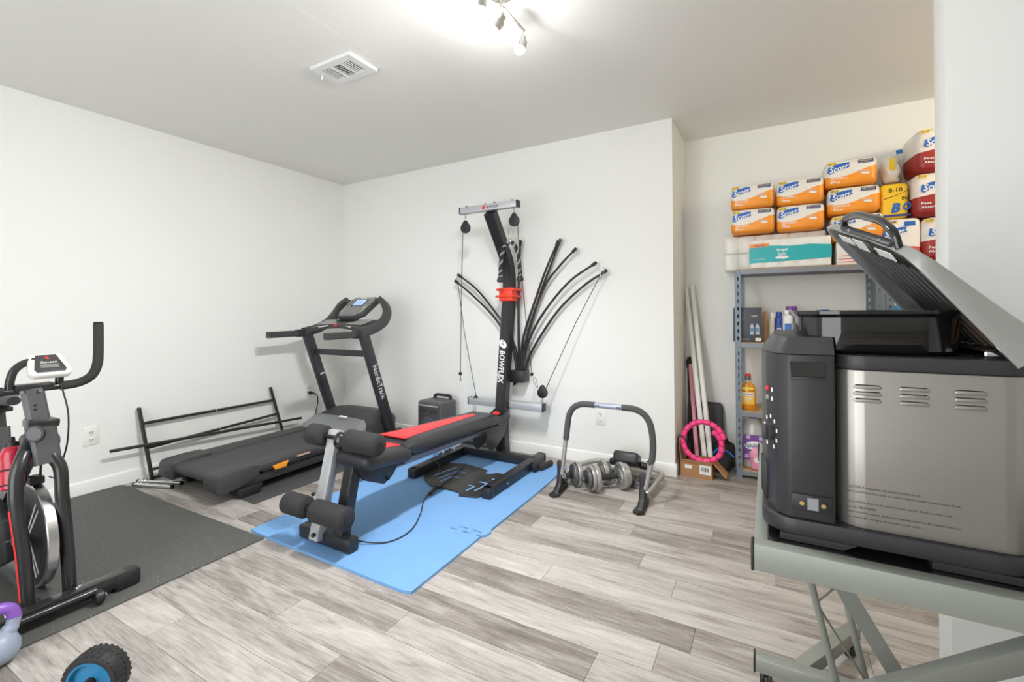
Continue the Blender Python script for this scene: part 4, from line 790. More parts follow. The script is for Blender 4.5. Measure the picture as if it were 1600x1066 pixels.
def shelf_unit(x0, x1, label):
    u = empty('shelf_unit', ((x0+x1)/2, (SY0+SY1)/2, 0), label, 'shelf', 'grey steel shelf units')
    for (x, sx) in ((x0, 1), (x1, -1)):
        for (y, sy) in ((SY0, 1), (SY1, -1)): p = obj('post', post(x, y, sx, sy, 1.401), M_SHF, u, 0)
    for z in SZ:
        b = obj('shelf_board', MB().mm((x0+.004, SY0+.004, z-.012), (x1-.004, SY1-.004, z)), M_PB, u, 0)
        for nm, a, c in (('beam', (x0+.002, SY0+.002, z-.036), (x1-.002, SY0+.008, z-.004)), ('beam', (x0+.002, SY1-.008, z-.036), (x1-.002, SY1-.002, z-.004)), ('side_beam', (x0+.002, SY0+.008, z-.036), (x0+.006, SY1-.008, z-.004)), ('side_beam', (x1-.006, SY0+.008, z-.036), (x1-.002, SY1-.008, z-.004))): obj(nm, MB().mm(a, c, .001, 1), M_SHD, b)
    return u
shelf_unit(-.19, .600, 'grey slotted steel shelf unit in niche holding the mouthwash and lotion'); shelf_unit(.612, 1.40, 'grey slotted steel shelf unit behind the partition wall')
# ================================================================ paper packs on the top shelves
def print_mat(name, upper, lower, z0, amp, k1, ph, w, rough=.35):
    k = N(name); tc = k.n('ShaderNodeTexCoord'); sp_ = k.n('ShaderNodeSeparateXYZ'); k.l(tc.outputs['Object'], sp_.inputs[0])
    wv = k.math('MULTIPLY', k.math('SINE', k.math('ADD', k.math('MULTIPLY', sp_.outputs['X'], k1), ph)), amp)
    f = k.math('MULTIPLY', k.math('SUBTRACT', k.math('ADD', wv, z0), sp_.outputs['Z']), 600, True); f2 = k.math('MULTIPLY', k.math('SUBTRACT', k.math('ADD', wv, z0-.03), sp_.outputs['Z']), 24, True)
    nz = k.noise(tc.outputs['Object'], 30, 3); c = lin(lower)
    low = k.mix(f2, tuple(min(1, x*1.12) for x in c), tuple(x*.92 for x in c)); k.l(k.mix(f, lin(upper), low), k.b.inputs['Base Color']); k.b.inputs['Roughness'].default_value = rough; k.bump(nz, .5, .004); return k.m
M_SCO = print_mat('orange_white_wrap', (240, 236, 226), (246, 152, 40), .085, .028, 14, -.6, .26); M_SCR = print_mat('red_white_wrap', (238, 232, 222), (156, 40, 34), .13, .02, 9, .5, .3)
M_BLUE = mat('logo_blue', (32, 102, 190), .35, var=.03); M_NAVY = mat('navy_tag', (44, 62, 132), .35, var=.03); M_YEL = mat('yellow_tag', (240, 208, 50), .35, var=.03); M_SKIN = mat('peach_print', (236, 176, 130), .4); M_WRAP = mat('white_wrap', (236, 233, 226), .28, var=.03, bump=.35, bs=45); M_GREYT = mat('grey_print', (110, 110, 112), .5)
def soft(w, d, h, r=.028, sc=4):                          # wrapped bundle: rounded block, faces slightly swollen between rolls
    b = bmesh.new(); bmesh.ops.create_cube(b, size=1)
    bmesh.ops.subdivide_edges(b, edges=b.edges[:], cuts=9, use_grid_fill=True)
    for v in b.verts:
        p = v.co*2; q = Vector([math.copysign(abs(c)**1, c) for c in p]); m = max(abs(q.x), abs(q.y), abs(q.z))
        L = (abs(q.x)**9+abs(q.y)**9+abs(q.z)**9)**(1/9); q = q*(m/L) if L else q
        bul = 1 if abs(p.y) < .999 else 1
        v.co = Vector((q.x*w/2, q.y*d/2, (q.z+1)*h/2))
    return MB().bm(b)
def scott_pack(name, label, w, d, h, m, lines, tag, group, sub_lines=True):
    t = empty(name, (0, 0, 0), label, 'paper pack', group)
    b = obj('wrapped_rolls', soft(w, d, h), m, t, 60); y = -d/2-.0012
    rib = [(-.056, -.022), (-.05, .018), (-.036, .014), (-.02, .026), (.03, .036), (.058, .036), (.052, .018), (.06, .008), (.03, -.008), (-.02, -.018), (-.04, -.032)]
    lo = V(-w*.25, y, h*.66)
    lb_ = obj('logo_ribbon', MB().prism([(a*1.0, c*.95) for a, c in rib], lo, X_, Z_, V(0, -.0008, 0)), M_BLUE, t, 0)
    text('logo_lettering', 'Scott', .096, .036, lo+V(.002, -.0012, .003), V(1, 0, .18), V(-.1, 0, 1), M_WHT, lb_, shear=.25, bold=.025)
    for i, s in enumerate(lines): text('name_lettering', s, .0115*len(s), .014, (-w*.5+.03+.0115*len(s)/2, y-.0003, h*.30-.022*i), X_, Z_, M_WHT, t, bold=.02)
    tg = patch('size_tag', rect(.044, .018), (-w*.5+.034, y, h-.022), X_, Z_, M_YEL, t); text('size_lettering', tag, .036, .011, (-w*.5+.034, y-.0009, h-.022), X_, Z_, M_NAVY, tg, bold=.02)
    return t
def finish_orange(t, w, d, h):
    y = -d/2-.0012
    nt = patch('new_look_tag', rect(.074, .022), (w*.27, y, h-.026), X_, Z_, M_NAVY, t); text('tag_lettering', 'NEW LOOK', .064, .008, (w*.27, y-.0009, h-.022), X_, Z_, M_YEL, nt, bold=.02); text('tag_lettering', 'SAME SOFTNESS', .062, .004, (w*.27, y-.0009, h-.033), X_, Z_, M_WHT, nt)
    hp_ = patch('hand_print', [(.028*math.cos(a), .013*math.sin(a)+.004*math.cos(2*a)) for a in [math.radians(q) for q in range(0, 360, 24)]], (w*.23, y, h*.47), X_, Z_, M_SKIN, t); patch('cloth_print', [(-.02, -.008), (.02, -.012), (.024, 0), (-.01, .004)], (w*.25, y-.0007, h*.42), X_, Z_, M_WHT, hp_)
PW_, PD_, PH_ = .262, .27, .163
proto = scott_pack('tissue_pack', 'x', PW_, PD_, PH_, M_SCO, ('Comfort', 'Plus'), '8=12', 'orange toilet paper packs'); finish_orange(proto, PW_, PD_, PH_)
spots = [(-.083, 3.585, 1.645, 1, 'lower orange and white toilet paper pack of the leftmost column'), (-.083, 3.585, 1.811, 0, 'upper orange and white toilet paper pack of the leftmost column'),
         (.192, 3.585, 1.640, -1, 'lower orange and white toilet paper pack of the middle column'), (.188, 3.585, 1.806, 1, 'upper orange and white toilet paper pack of the middle column'),
         (.482, 3.58, 1.545, 0, 'bottom orange and white toilet paper pack of the third column, mostly hidden'), (.466, 3.58, 1.715, 0, 'middle orange and white toilet paper pack of the third column'), (.452, 3.58, 1.885, 1, 'topmost orange and white toilet paper pack of the third column')]
for i, (x, y, z, a, lab) in enumerate(spots):
    o = proto if i == 0 else copy_tree(proto); o.location = (x, y, z); o.rotation_euler = (0, 0, math.radians(a)); o['label'] = lab
# white unlabelled bundle, angel pack
wp = empty('tissue_bundle', (0, 3.62, 1.4025), 'clear wrapped bundle of white rolls at left end of the top shelf', 'paper pack')
def scallop(x0, x1, n, y0, y1, b=.016):                   # outline of a wrapped row of rolls seen from above
    w = (x1-x0)/n; o = []
    for k in range(n):
        for j in range(6): a = math.pi*(j+.5)/6; o.append((x0+w*(k+.5)-w*.5*math.cos(a), y0+b*(1-math.sin(a))))
    for k in range(n-1, -1, -1):
        for j in range(5, -1, -1): a = math.pi*(j+.5)/6; o.append((x0+w*(k+.5)-w*.5*math.cos(a), y1-b*(1-math.sin(a))))
    return o
for k, (z0, z1) in enumerate(((1.4025, 1.518), (1.5185, 1.638))): obj('roll_layer', MB().prism(scallop(-.265, .335, 6, 3.535, 3.735), (0, 0, z0), X_, Y_, V(0, 0, z1-z0), .008), M_WRAP, wp, 50)
tt = empty('tissue_pack', (.135, 3.47, 1.4025), 'teal banded white toilet paper pack lying at the front of the top shelf', 'paper pack')
for k, (z0, z1) in enumerate(((1.4025, 1.494), (1.4945, 1.588))): obj('roll_layer', MB().prism(scallop(-.099, .351, 5, 3.421, 3.53, .012), (0, 0, z0), X_, Y_, V(0, 0, z1-z0), .008), M_WRAP, tt, 50)
M_TEAL = mat('teal_wrap', (28, 172, 178), .3, var=.05, bump=.3, bs=40); yb_ = 3.418
band = obj('teal_band', MB().prism([(-.233, .035), (.0, .040), (.215, .048), (.215, .128), (.1, .140), (0, .135), (-.12, .145), (-.233, .140)], (.135, yb_, 1.4025), X_, Z_, V(0, .004, 0)), M_TEAL, tt, 0)
obj('side_band', MB().mm((-.1005, yb_+.004, 1.44), (-.098, 3.515, 1.54)), M_TEAL, tt, 0)
ot = patch('orange_tab', [(-.055, -.012), (.055, -.006), (.055, .014), (-.045, .014), (-.055, .006)], (-.043, yb_-.0006, 1.4025+.146), X_, Z_, mat('orange_print', (240, 140, 50), .35), tt); text('tab_lettering', '16=64', .06, .011, (-.04, yb_-.0016, 1.4025+.148), X_, Z_, M_NAVY, ot, bold=.02)
for i, s in enumerate(('Angel', 'Soft')): text('brand_lettering', s, .062 if i == 0 else .046, .022, (.085, yb_-.0007, 1.4025+.112-.026*i), X_, Z_, M_WHT, band, bold=.02)
patch('cloud_print', [(.038*math.cos(a), .010*math.sin(a)+.004*abs(math.sin(2.5*a))) for a in [math.radians(q) for q in range(0, 360, 20)]], (.085, yb_-.0007, 1.4025+.061), X_, Z_, M_WHT, band)
text('small_lettering', '2-PLY  SOFT ROLLS', .07, .006, (-.04, yb_-.0007, 1.4025+.058), X_, Z_, M_WHT, band)
# small boxes under the third column
lbx = empty('low_carton', (.49, 3.57, 1.4025), 'low white carton with red lines under the third orange column', 'carton'); obj('carton', MB().mm((.378, 3.455, 1.4025), (.598, 3.70, 1.543), .004), M_PAPER, lbx)
for z in (1.42, 1.437, 1.456): patch('red_line', rect(.2, .004), (.488, 3.4546, z), X_, Z_, M_RED, lbx)
# red towel packs and neighbours
redp = scott_pack('towel_pack', 'x', .34, .26, .252, M_SCR, ('Fast', 'Absorb'), '6=9', 'red paper towel packs')
for i, (x, y, z, a, lab) in enumerate(((.955, 3.575, 1.4025, -2, 'lowest red and white paper towel pack beside the partition wall edge'), (.912, 3.575, 1.656, 2, 'middle red and white paper towel pack beside the partition wall edge'), (.918, 3.575, 1.910, 5, 'topmost red and white paper towel pack beside the partition wall edge'))):
    o = redp if i == 0 else copy_tree(redp); o.location = (x, y, z); o.rotation_euler = (0, 0, math.radians(a)); o['label'] = lab
bo = empty('towel_pack', (.69, 3.60, 1.663), 'yellow paper towel pack marked 8-10 between orange and red packs', 'paper pack'); M_BTY = mat('yellow_wrap', (244, 200, 40), .3, var=.04, bump=.3, bs=40)
mb_ = soft(.133, .22, .215); mb_.v = [v+V(.668, 3.60, 1.663) for v in mb_.v]; obj('wrapped_rolls', mb_, M_BTY, bo, 60); yy_ = 3.4885
text('count_lettering', '8-10', .065, .026, (.672, yy_, 1.835), X_, Z_, M_HOLE, bo, bold=.02); text('brand_lettering', 'B', .045, .058, (.672, yy_, 1.728), V(1, 0, .08), Z_, M_BLUE, bo, shear=.2, bold=.06); text('brand_lettering', 'O', .04, .05, (.724, yy_, 1.733), V(1, 0, .08), Z_, M_BLUE, bo, shear=.2, bold=.06); text('brand_lettering', 'BO', .03, .02, (.716, yy_, 1.783), X_, Z_, M_HOLE, bo, bold=.02); patch('navy_base', rect(.128, .014), (.677, yy_+.0003, 1.683), X_, Z_, M_NAVY, bo)
for i, s_ in enumerate((-1,)): patch('swoosh', [(-.06, -.012), (-.02, .0), (.02, .014), (.06, .035), (.06, .038), (.02, .018), (-.02, .004), (-.06, -.007)], (.677, yy_, 1.795), X_, Z_, mat('brown_line', (120, 90, 30), .5), bo)
wq = scott_pack('towel_pack', 'white and red paper towel pack with blue tag under the yellow pack', .165, .24, .258, print_mat('white_red_low_wrap', (240, 236, 228), (205, 80, 52), .07, .02, 16, 1.2, .2), (), '9', None); wq.location = (.699, 3.575, 1.4025); wq['category'] = 'paper pack'
patch('blue_tag', rect(.05, .026), (.03, -.1213, .222), X_, Z_, M_BLUE, wq)
pp_ = empty('plastic_bag', (.70, 3.62, 1.879), 'clear bag of white rolls with yellow corner on the yellow pack', 'bag'); obj('bag_body', lump((.676, 3.63, 1.99), .115, (.48, .72, .95), 9), M_WRAP, pp_, 80)
patch('yellow_print', rect(.03, .07), (.664, 3.528, 2.0), V(1, -.8, 0), Z_, M_YEL, pp_); patch('blue_print', rect(.03, .03), (.70, 3.535, 2.07), V(1, -.1, 0), V(0, .5, 1), M_BLUE, pp_)
# ================================================================ second shelf
sz = SZ[1]
gb = empty('product_box', (-.11, 3.52, sz), 'dark grey product box with two bottles printed, left of second shelf', 'box'); g0, g1, gy0, gy1 = -.205, -.032, 3.47, 3.60
obj('carton', MB().mm((g0, gy0, sz+.001), (g1, gy1, sz+.232), .003), mat('dark_grey_card', (72, 76, 84), .45, var=.05), gb)
for x in (-.09, -.058):
    bt = obj('bottle_print', MB().prism([(-.011, 0), (.011, 0), (.011, .055), (.006, .062), (.006, .072), (-.006, .072), (-.006, .062), (-.011, .055)], (x, gy0-.0008, sz+.052), X_, Z_, V(0, .0007, 0)), mat('print_light_blue', (176, 192, 205), .5), gb, 0); patch('bottle_label', rect(.016, .025), (x, gy0-.0012, sz+.082), X_, Z_, mat('print_blue', (90, 130, 170), .5), bt)
patch('logo_print', [(-.022, .006), (.022, .006), (.012, -.006), (-.012, -.006)], (-.075, gy0-.0005, sz+.175), X_, Z_, mat('print_silver', (150, 156, 160), .4), gb); patch('corner_label', rect(.034, .022), (-.053, gy0-.0005, sz+.018), X_, Z_, M_PAPER, gb)
for i in range(4): patch('side_text', rect(.028-.004*(i % 2), .006), (-.145, gy0-.0005, sz+.20-.015*i), X_, Z_, M_GREYT, gb)
patch('base_text', rect(.07, .012), (-.14, gy0-.0005, sz+.02), X_, Z_, M_GREYT, gb)
tb_ = empty('cardboard_tube', (.0, 3.58, sz), 'tan carton beside the dark grey product box', 'carton'); obj('carton', MB().mm((-.026, 3.53, sz+.001), (.0, 3.66, sz+.20), .003), M_CARD, tb_); obj('top_flap', MB().mm((-.026, 3.53, sz+.2), (.0, 3.60, sz+.203)), M_CARD, tb_)
def lotion(name, x, y, w, d, h, body, cap, label, pump=False, lab=None, capw=.7, lettering=None):
    t = empty(name, (x, y, sz), label, 'bottle', 'bottles on the second shelf'); z = sz+.001
    obj('body', MB().lathe([(.42, 0), (.5, .006), (.5, h*.78), (.46, h*.86), (.25, h*.93), (.2, h*.95)], (x, y, z), Z_, 24, w, d), body, t, 60)
    if pump:
        obj('pump_collar', MB().lathe([(.018, h*.93), (.018, h*1.0), (.008, h*1.0), (.008, h*1.06)], (x, y, z), Z_, 16), cap, t); obj('pump_head', MB().box((x, y, z+h*1.09), (.05, .022, .012), .004).box((x-.02, y, z+h*1.085), (.05, .012, .009), .003), cap, t)
    else: obj('cap', MB().lathe([(.5*capw, h*.92), (.5*capw, h*1.04), (.46*capw, h*1.06)], (x, y, z), Z_, 20, w, d), cap, t)
    if lab:
        l = patch('front_label', rrect(w*.62, h*.42, .008, 3), (x, y-d/2-.0012, z+h*.42), X_, Z_, lab, t, .0015)
        if lettering: text('label_lettering', lettering, w*.5, .012, (x, y-d/2-.003, z+h*.48), X_, Z_, M_WHT if lettering != 'VIT' else M_NAVY, l, bold=.02)
M_NIV = mat('navy_bottle', (30, 62, 150), .3, var=.05); M_LWH = mat('white_bottle', (234, 234, 232), .3, var=.02); M_PUR = mat('purple_cap', (122, 62, 158), .35); M_TLC = mat('teal_bottle', (40, 150, 160), .3); M_LBL = mat('label_blue', (60, 110, 190), .4); M_CRM = mat('cream_bottle', (226, 214, 192), .4)
lotion('lotion_bottle', .032, 3.56, .04, .035, .185, M_CRM, M_WHT, 'cream bottle between tan carton and navy bottle')
lotion('lotion_bottle', .068, 3.50, .05, .04, .19, M_NIV, M_NIV, 'navy blue lotion bottle on second shelf', lab=M_NAVY, lettering='NIVEA')
lotion('lotion_bottle', .118, 3.49, .062, .04, .20, M_LWH, M_LWH, 'white lotion bottle with blue round label on second shelf', lab=M_LBL)
lotion('shampoo_bottle', .142, 3.60, .07, .05, .225, M_LWH, M_PUR, 'bottle with a wide purple cap behind the white lotion bottle', capw=.95)
lotion('shampoo_bottle', .185, 3.54, .05, .04, .195, M_TLC, M_TLC, 'teal capped bottle just above the black fryer pot rim', capw=.9)
lotion('pump_bottle', .322, 3.55, .07, .05, .19, M_NIV, M_NIV, 'navy blue pump bottle standing above the fryer pot rim', pump=True)
for k, (x, w, h, rgb, lab) in enumerate(((.668, .036, .285, (40, 140, 205), 'bright blue slim box right of the shelf posts'), (.712, .042, .25, (120, 124, 128), 'grey slim box beside the bright blue box'), (.766, .05, .21, (178, 176, 174), 'pale grey box with red mark under the open lid'))):
    t = empty('slim_box', (x, 3.52, sz), lab, 'box', 'slim boxes on the right shelf'); obj('carton', MB().mm((x-w/2, 3.47, sz+.001), (x+w/2, 3.60, sz+h), .003), mat('slim_box_card_%d' % k, rgb, .4), t); patch('print_band', rect(w*.6, .03), (x, 3.4694, sz+h-.035), X_, Z_, M_WHT if k < 2 else M_RED, t)
# mouthwash, cleaner, pink bag
s3 = SZ[2]
lw = empty('mouthwash_bottle', (-.115, 3.50, s3), 'amber mouthwash bottle with black cap on third shelf', 'bottle')
M_AMB = mat('amber_liquid', (214, 138, 22), .12, var=.06, coat=.5); M_CLR = mat('clear_plastic', (190, 190, 186), .15, var=.05, coat=.3)
lc = V(-.118, 3.50, s3+.001)
obj('body', MB().lathe([(.44, 0), (.5, .008), (.5, .135), (.47, .155), (.36, .172), (.22, .182), (.2, .186)], lc, Z_, 28, .092, .058), M_AMB, lw, 60); obj('neck', MB().lathe([(.2, .184), (.2, .20), (.17, .203)], lc, Z_, 20, .092, .09), M_CLR, lw)
cp_ = obj('cap', MB().lathe([(.0185, .198), (.0185, .232), (.016, .236)], lc, Z_, 20), mat('cap_black_clear', (92, 92, 92), .2, coat=.4), lw); obj('cap_band', MB().lathe([(.0188, .228), (.0188, .240), (.016, .242)], lc, Z_, 20), M_RED, cp_)
lb3 = patch('front_label', rrect(.078, .085, .006, 3), lc+V(0, -.0305, .082), X_, Z_, mat('label_amber', (238, 184, 40), .35), lw, .001); lb4 = patch('name_band', rect(.076, .022), lc+V(0, -.0317, .106), X_, Z_, M_PAPER, lb3); text('label_lettering', 'LISTERINE', .068, .012, lc+V(0, -.0325, .106), X_, Z_, M_NAVY, lb4, bold=.02)
for i in range(3): patch('fine_print', rect(.05-.012*i, .004), lc+V(0, -.0317, .082-.011*i), X_, Z_, M_PAPER, lb3)
patch('neck_label', rrect(.07, .018, .006, 3), lc+V(0, -.0305, .145), X_, Z_, M_YEL, lw, .001)
s4 = SZ[3]; fb_ = empty('cleaner_bottle', (-.09, 3.52, s4), 'large clear jug of purple cleaner with printed label on the bottom shelf', 'bottle'); fc_ = V(-.088, 3.535, s4+.001)
obj('body', MB().lathe([(.44, 0), (.5, .01), (.5, .20), (.48, .235), (.38, .285), (.24, .325), (.17, .335)], fc_, Z_, 28, .145, .10), M_CLR, fb_, 60); obj('cap', MB().lathe([(.024, .33), (.024, .362), (.02, .366)], fc_, Z_, 20), M_PUR, fb_)
fl2 = patch('front_label', rrect(.125, .17, .012, 3), fc_+V(0, -.0515, .14), X_, Z_, mat('purple_label', (112, 66, 140), .35), fb_, .001); wb_ = patch('name_oval', [(.056*math.cos(a), .028*math.sin(a)) for a in [math.radians(q) for q in range(0, 360, 20)]], fc_+V(0, -.0527, .155), V(1, 0, .1), Z_, M_WHT, fl2); text('label_lettering', 'Fabuloso', .102, .03, fc_+V(0, -.0537, .156), V(1, 0, .1), Z_, M_NAVY, wb_, shear=.15, bold=.02)
for i, (dx, dz) in enumerate(((-.04, .08), (.03, .085), (-.015, .10), (.045, .205), (-.03, .21))): patch('flower_print', [(.013*(1+.35*math.cos(5*a))*math.cos(a), .013*(1+.35*math.cos(5*a))*math.sin(a)) for a in [math.radians(q) for q in range(0, 360, 18)]], fc_+V(dx, -.0527, dz), X_, Z_, mat('lilac_print', (206, 176, 222), .4) if i == 0 else bpy.data.materials['lilac_print'], fl2)
pg = empty('pink_package', (-.045, 3.46, s4), 'small pink wrapped package in front of the cleaner jug', 'package'); obj('wrap', lump((-.062, 3.452, s4+.066), .06, (.72, .36, 1.3), 5), mat('pink_wrap', (232, 150, 178), .35, var=.1, vs=30), pg, 80); patch('white_swirl', [(.022*math.cos(a), .016*math.sin(a)) for a in [math.radians(q) for q in range(0, 360, 24)]], (-.062, 3.4275, s4+.075), X_, Z_, M_PAPER, pg)
# ================================================================ desk
M_DSK = mat('sage_grey_steel', (142, 146, 138), .42, .2, var=.04); M_GLS = mat('black_glass', (22, 22, 23), .08, var=.05, coat=.6)
TZ = .70; tx0, tx1, ty0, ty1 = -.027, 1.05, .948, 1.672
dk = empty('glass_desk', (.5, 1.3, 0), 'sage grey steel desk with black glass top under the fryer', 'desk')
for nm, p, q in (('front_rail', (tx0, ty0+.015, TZ-.024), (tx1, ty0+.015, TZ-.024)), ('rear_rail', (tx0, ty1-.015, TZ-.024), (tx1, ty1-.015, TZ-.024))):
    r = obj(nm, MB().beam(p, q, .03, .048, r=.002), M_DSK, dk)
    for x in (tx0, tx1): obj('end_plug', MB().beam((x-.003, p[1], TZ-.024), (x+.003, p[1], TZ-.024), .032, .05, r=.002), M_BLK, r)
for x in (tx0+.0135, tx1-.0135): obj('side_rail', MB().beam((x, ty0+.031, TZ-.022), (x, ty1-.031, TZ-.022), .022, .042, r=.002), M_DSK, dk)
obj('glass_top', MB().mm((tx0+.025, ty0+.031, TZ-.014), (tx1-.025, ty1-.031, TZ-.0015), .0015), M_GLS, dk)
obj('top_edge_strip', MB().beam((tx0+.025, ty0+.031, TZ-.001), (tx1-.025, ty0+.031, TZ-.001), .003, .002), M_CHR, dk)
ft = obj('foot_bar', MB().beam((-.04, 1.56, .071), (.60, 1.56, .071), .04, .042, r=.003), M_DSK, dk)
obj('end_plug', MB().beam((-.044, 1.56, .071), (-.039, 1.56, .071), .042, .044), M_BLK, ft)
obj('foot_branch', MB().beam((.075, 1.575, .071), (.242, 1.86, .071), .038, .0418, r=.003), M_DSK, dk)
for x, y in ((-.012, 1.575), (.225, 1.84), (.55, 1.575)):
    c = obj('caster', MB().cyl((x-.016, y, .024), (x-.003, y, .024), .024, 20, e=.003).cyl((x+.003, y, .024), (x+.016, y, .024), .024, 20, e=.003), M_BLK, dk); obj('caster_stem', MB().cyl((x, y, .024), (x, y, .055), .007, 10).box((x, y, .036), (.012, .03, .02), .004), M_BLK, c)
obj('plate_leg', MB().beam((.025, 1.44, .655), (.355, 1.52, .06), .038, .009, (0, 1, 0)), M_DSK, dk)
obj('plate_leg', MB().beam((.62, 1.17, .66), (.20, 1.24, .27), .085, .012, (0, 1, 0)), M_DSK, dk) if False else obj('brace_leg', MB().beam((.615, 1.17, .655), (.10, 1.42, .09), .05, .03, (0, 1, .3), .003), M_DSK, dk)
for p, q, r in (((.045, 1.37, .655), (.165, 1.47, .08), .0085), ((.115, 1.56, .655), (.235, 1.56, .08), .0085)): obj('truss_tube', MB().tube([p, q], r, 12), M_DSK, dk, 60)
A = lambda t: V(.045, 1.37, .655).lerp(V(.165, 1.47, .08), t); B = lambda t: V(.115, 1.56, .655).lerp(V(.235, 1.56, .08), t)
for a, b in ((.05, .5), (.5, .5), (.5, .95), (.05, .05)): obj('truss_wire', MB().tube([A(a), B(b)], .003, 6), M_DSK, dk)
# ================================================================ turkey fryer
M_SS = mat('brushed_stainless', (168, 164, 158), .36, .8, var=.06, vs=12, stretch=(4, 1, 60)); M_FB = mat('fryer_black_plastic', (46, 46, 49), .42, var=.06); M_GB = mat('gloss_black_enamel', (20, 19, 19), .1, coat=.6, var=.1); M_LID = mat('satin_lid_steel', (186, 186, 183), .36, .7, var=.04, vs=20)
fy = empty('turkey_fryer', (.2, 1.18, TZ), 'black and stainless electric turkey fryer with lid open on desk', 'fryer')
fx0, fx1, fy0, fy1 = -.012, .372, .995, 1.36
def slab(x0, x1, y0, y1, z0, z1, r, b=.004):
    return MB().prism(rrect(x1-x0, y1-y0, r, 5, (x0+x1)/2, (y0+y1)/2), (0, 0, z0), X_, Y_, V(0, 0, z1-z0), b)
obj('base_skirt', slab(fx0, fx1, fy0, fy1, TZ+.012, TZ+.042, .055), M_FB, fy, 40)
for a, b in ((fx0+.03, .135), (.235, fx1-.03)):
    for y in (fy0+.035, fy1-.035): obj('base_foot', MB().prism([(a, .0002), (b-.02 if a < .1 else b, .0002), (b, .0125), (a if a < .1 else a-.0, .0125)], (0, y-.034, TZ), X_, Z_, V(0, .068, 0)), M_FB, fy, 0)
bd = obj('stainless_body', slab(.108, .366, fy0+.009, fy1-.009, TZ+.0425, 1.022, .04, .002), M_SS, fy, 40)
obj('top_bezel', slab(.106, .37, fy0+.006, fy1-.006, 1.0225, 1.048, .042, .004), M_FB, fy, 40)
yp = fy0+.009
for i, xc in enumerate((.152, .215, .285)):
    for z in (.99, .978, .966): obj('louver', MB().prism([(-.018, 0), (.018, 0), (.02, .002), (.02, .004), (.017, .006), (-.017, .006), (-.02, .004), (-.02, .002)], (xc, yp, z), X_, Z_, V(0, -.004, 0), .0012), M_SS, bd, 40)
    for z in (.99, .978, .966): patch('louver_slot', rect(.034, .0012), (xc, yp-.0006, z+.0066), X_, Z_, M_HOLE, bd)
zt = TZ+.115
for i, (s, w) in enumerate((('CAUTION: To reduce the risk of electric shock do not', .10), ('PRECAUTION: Use only on a level heat resistant surface away from', .15), ('', 0), ('CAUTION: Risk of fire and electric shock. Replace only with', .14), ('Part No. R0017 00000', .04), ('PRECAUCION: Riesgo de fuego y descarga electrica. Reemplace solo con', .15), ('No sumergir en agua el aparato ni el cable', .10))):
    if s: text('caution_lettering', s, w, .0042, (.122+w/2, yp-.0005, zt-.0115*i*.78), X_, Z_, M_HOLE, bd)
# control tower at the left end
ct = [(.105, fy0+.002), (.105, fy1-.002), (.02, fy1-.002), (-.006, fy1-.04), (-.012, (fy0+fy1)/2), (-.010, fy0+.10), (-.003, fy0+.055), (.013, fy0+.014), (.035, fy0+.002)]
tw = obj('control_tower', MB().prism(ct, (0, 0, TZ+.0425), X_, Y_, V(0, 0, 1.048-TZ-.0425), .004), M_FB, fy, 62)
ctt = [(.105, fy0+.002), (.105, fy1-.002), (.02, fy1-.002), (-.006, fy1-.04), (-.012, (fy0+fy1)/2), (-.010, fy0+.10), (-.003, fy0+.055), (.013, fy0+.014), (.035, fy0+.002)]
cen = V(.05, 1.1775, 0); v0 = [V(x, y, 1.048) for x, y in ctt]; v1 = [V(cen.x+(x-cen.x)*(.97 if x > .1 else .62), cen.y+(y-cen.y)*.94, 1.078) for x, y in ctt]; n8 = len(v0)
obj('tower_cap', MB().add(v0+v1, [tuple(range(n8)), tuple(range(n8, 2*n8))[::-1]]+[(i, (i+1) % n8, n8+(i+1) % n8, n8+i) for i in range(n8)]), M_FB, tw, 40)
obj('carry_recess', MB().prism([(-.026, -.014), (.026, -.014), (.028, .014), (-.028, .014)], (.064, fy0+.0035, 1.02), X_, Z_, V(0, -.003, 0), .001), M_HOLE, tw, 0); obj('recess_lip', MB().beam((.036, fy0+.0, 1.004), (.092, fy0+.0, 1.004), .005, .004, r=.001), M_FB, tw)
sk = obj('cord_socket', MB().prism(rect(.062, .03), (.068, fy0+.0025, TZ+.075), X_, Z_, V(0, -.004, 0), .001), M_BLK, tw); obj('socket_plate', MB().prism(rect(.017, .022), (.07, fy0-.0015, TZ+.075), X_, Z_, V(0, -.002, 0)), M_ZNC, sk, 0)
for x in (.053, .086): obj('contact_screw', MB().cyl((x, fy0-.001, TZ+.075), (x, fy0-.005, TZ+.075), .004, 10), mat('brass', (200, 170, 110), .3, 1) if x < .06 else bpy.data.materials['brass'], sk)
fd = V(-.92, -.40, 0).normalized(); fr_ = V(.40, -.92, 0).normalized()      # control face direction
dc = V(.005, fy0+.035, .892); dl = obj('temperature_dial', MB().lathe([(.017, 0), (.016, .007), (.013, .009)], dc, fd, 24), M_FB, tw); obj('dial_grip', MB().box(dc+fd*.011, (.012, .007, .030), .003, 2), M_FB, dl)
for k in range(9):
    a = math.radians(-60+k*37); patch('dial_mark', rect(.005, .007), dc+fr_*.026*math.cos(a)+Z_*.030*math.sin(a)+fd*.001, fr_, Z_, M_WHT, tw)
for z, m in ((.975, M_RED), (.957, M_TGR)):
    obj('indicator_light', MB().lathe([(.005, 0), (.005, .003), (.003, .004)], V(.001, fy0+.046, z), fd, 12), m, tw); patch('indicator_mark', rect(.005, .008), V(.008, fy0+.030, z)+fd*.001, fr_, Z_, M_WHT, tw)
for k in range(7): obj('vent_rib', MB().box((-.0035-.0012*k, fy0+.053+.009*k, .79), (.006, .004, .075), .001), M_BLK, tw)
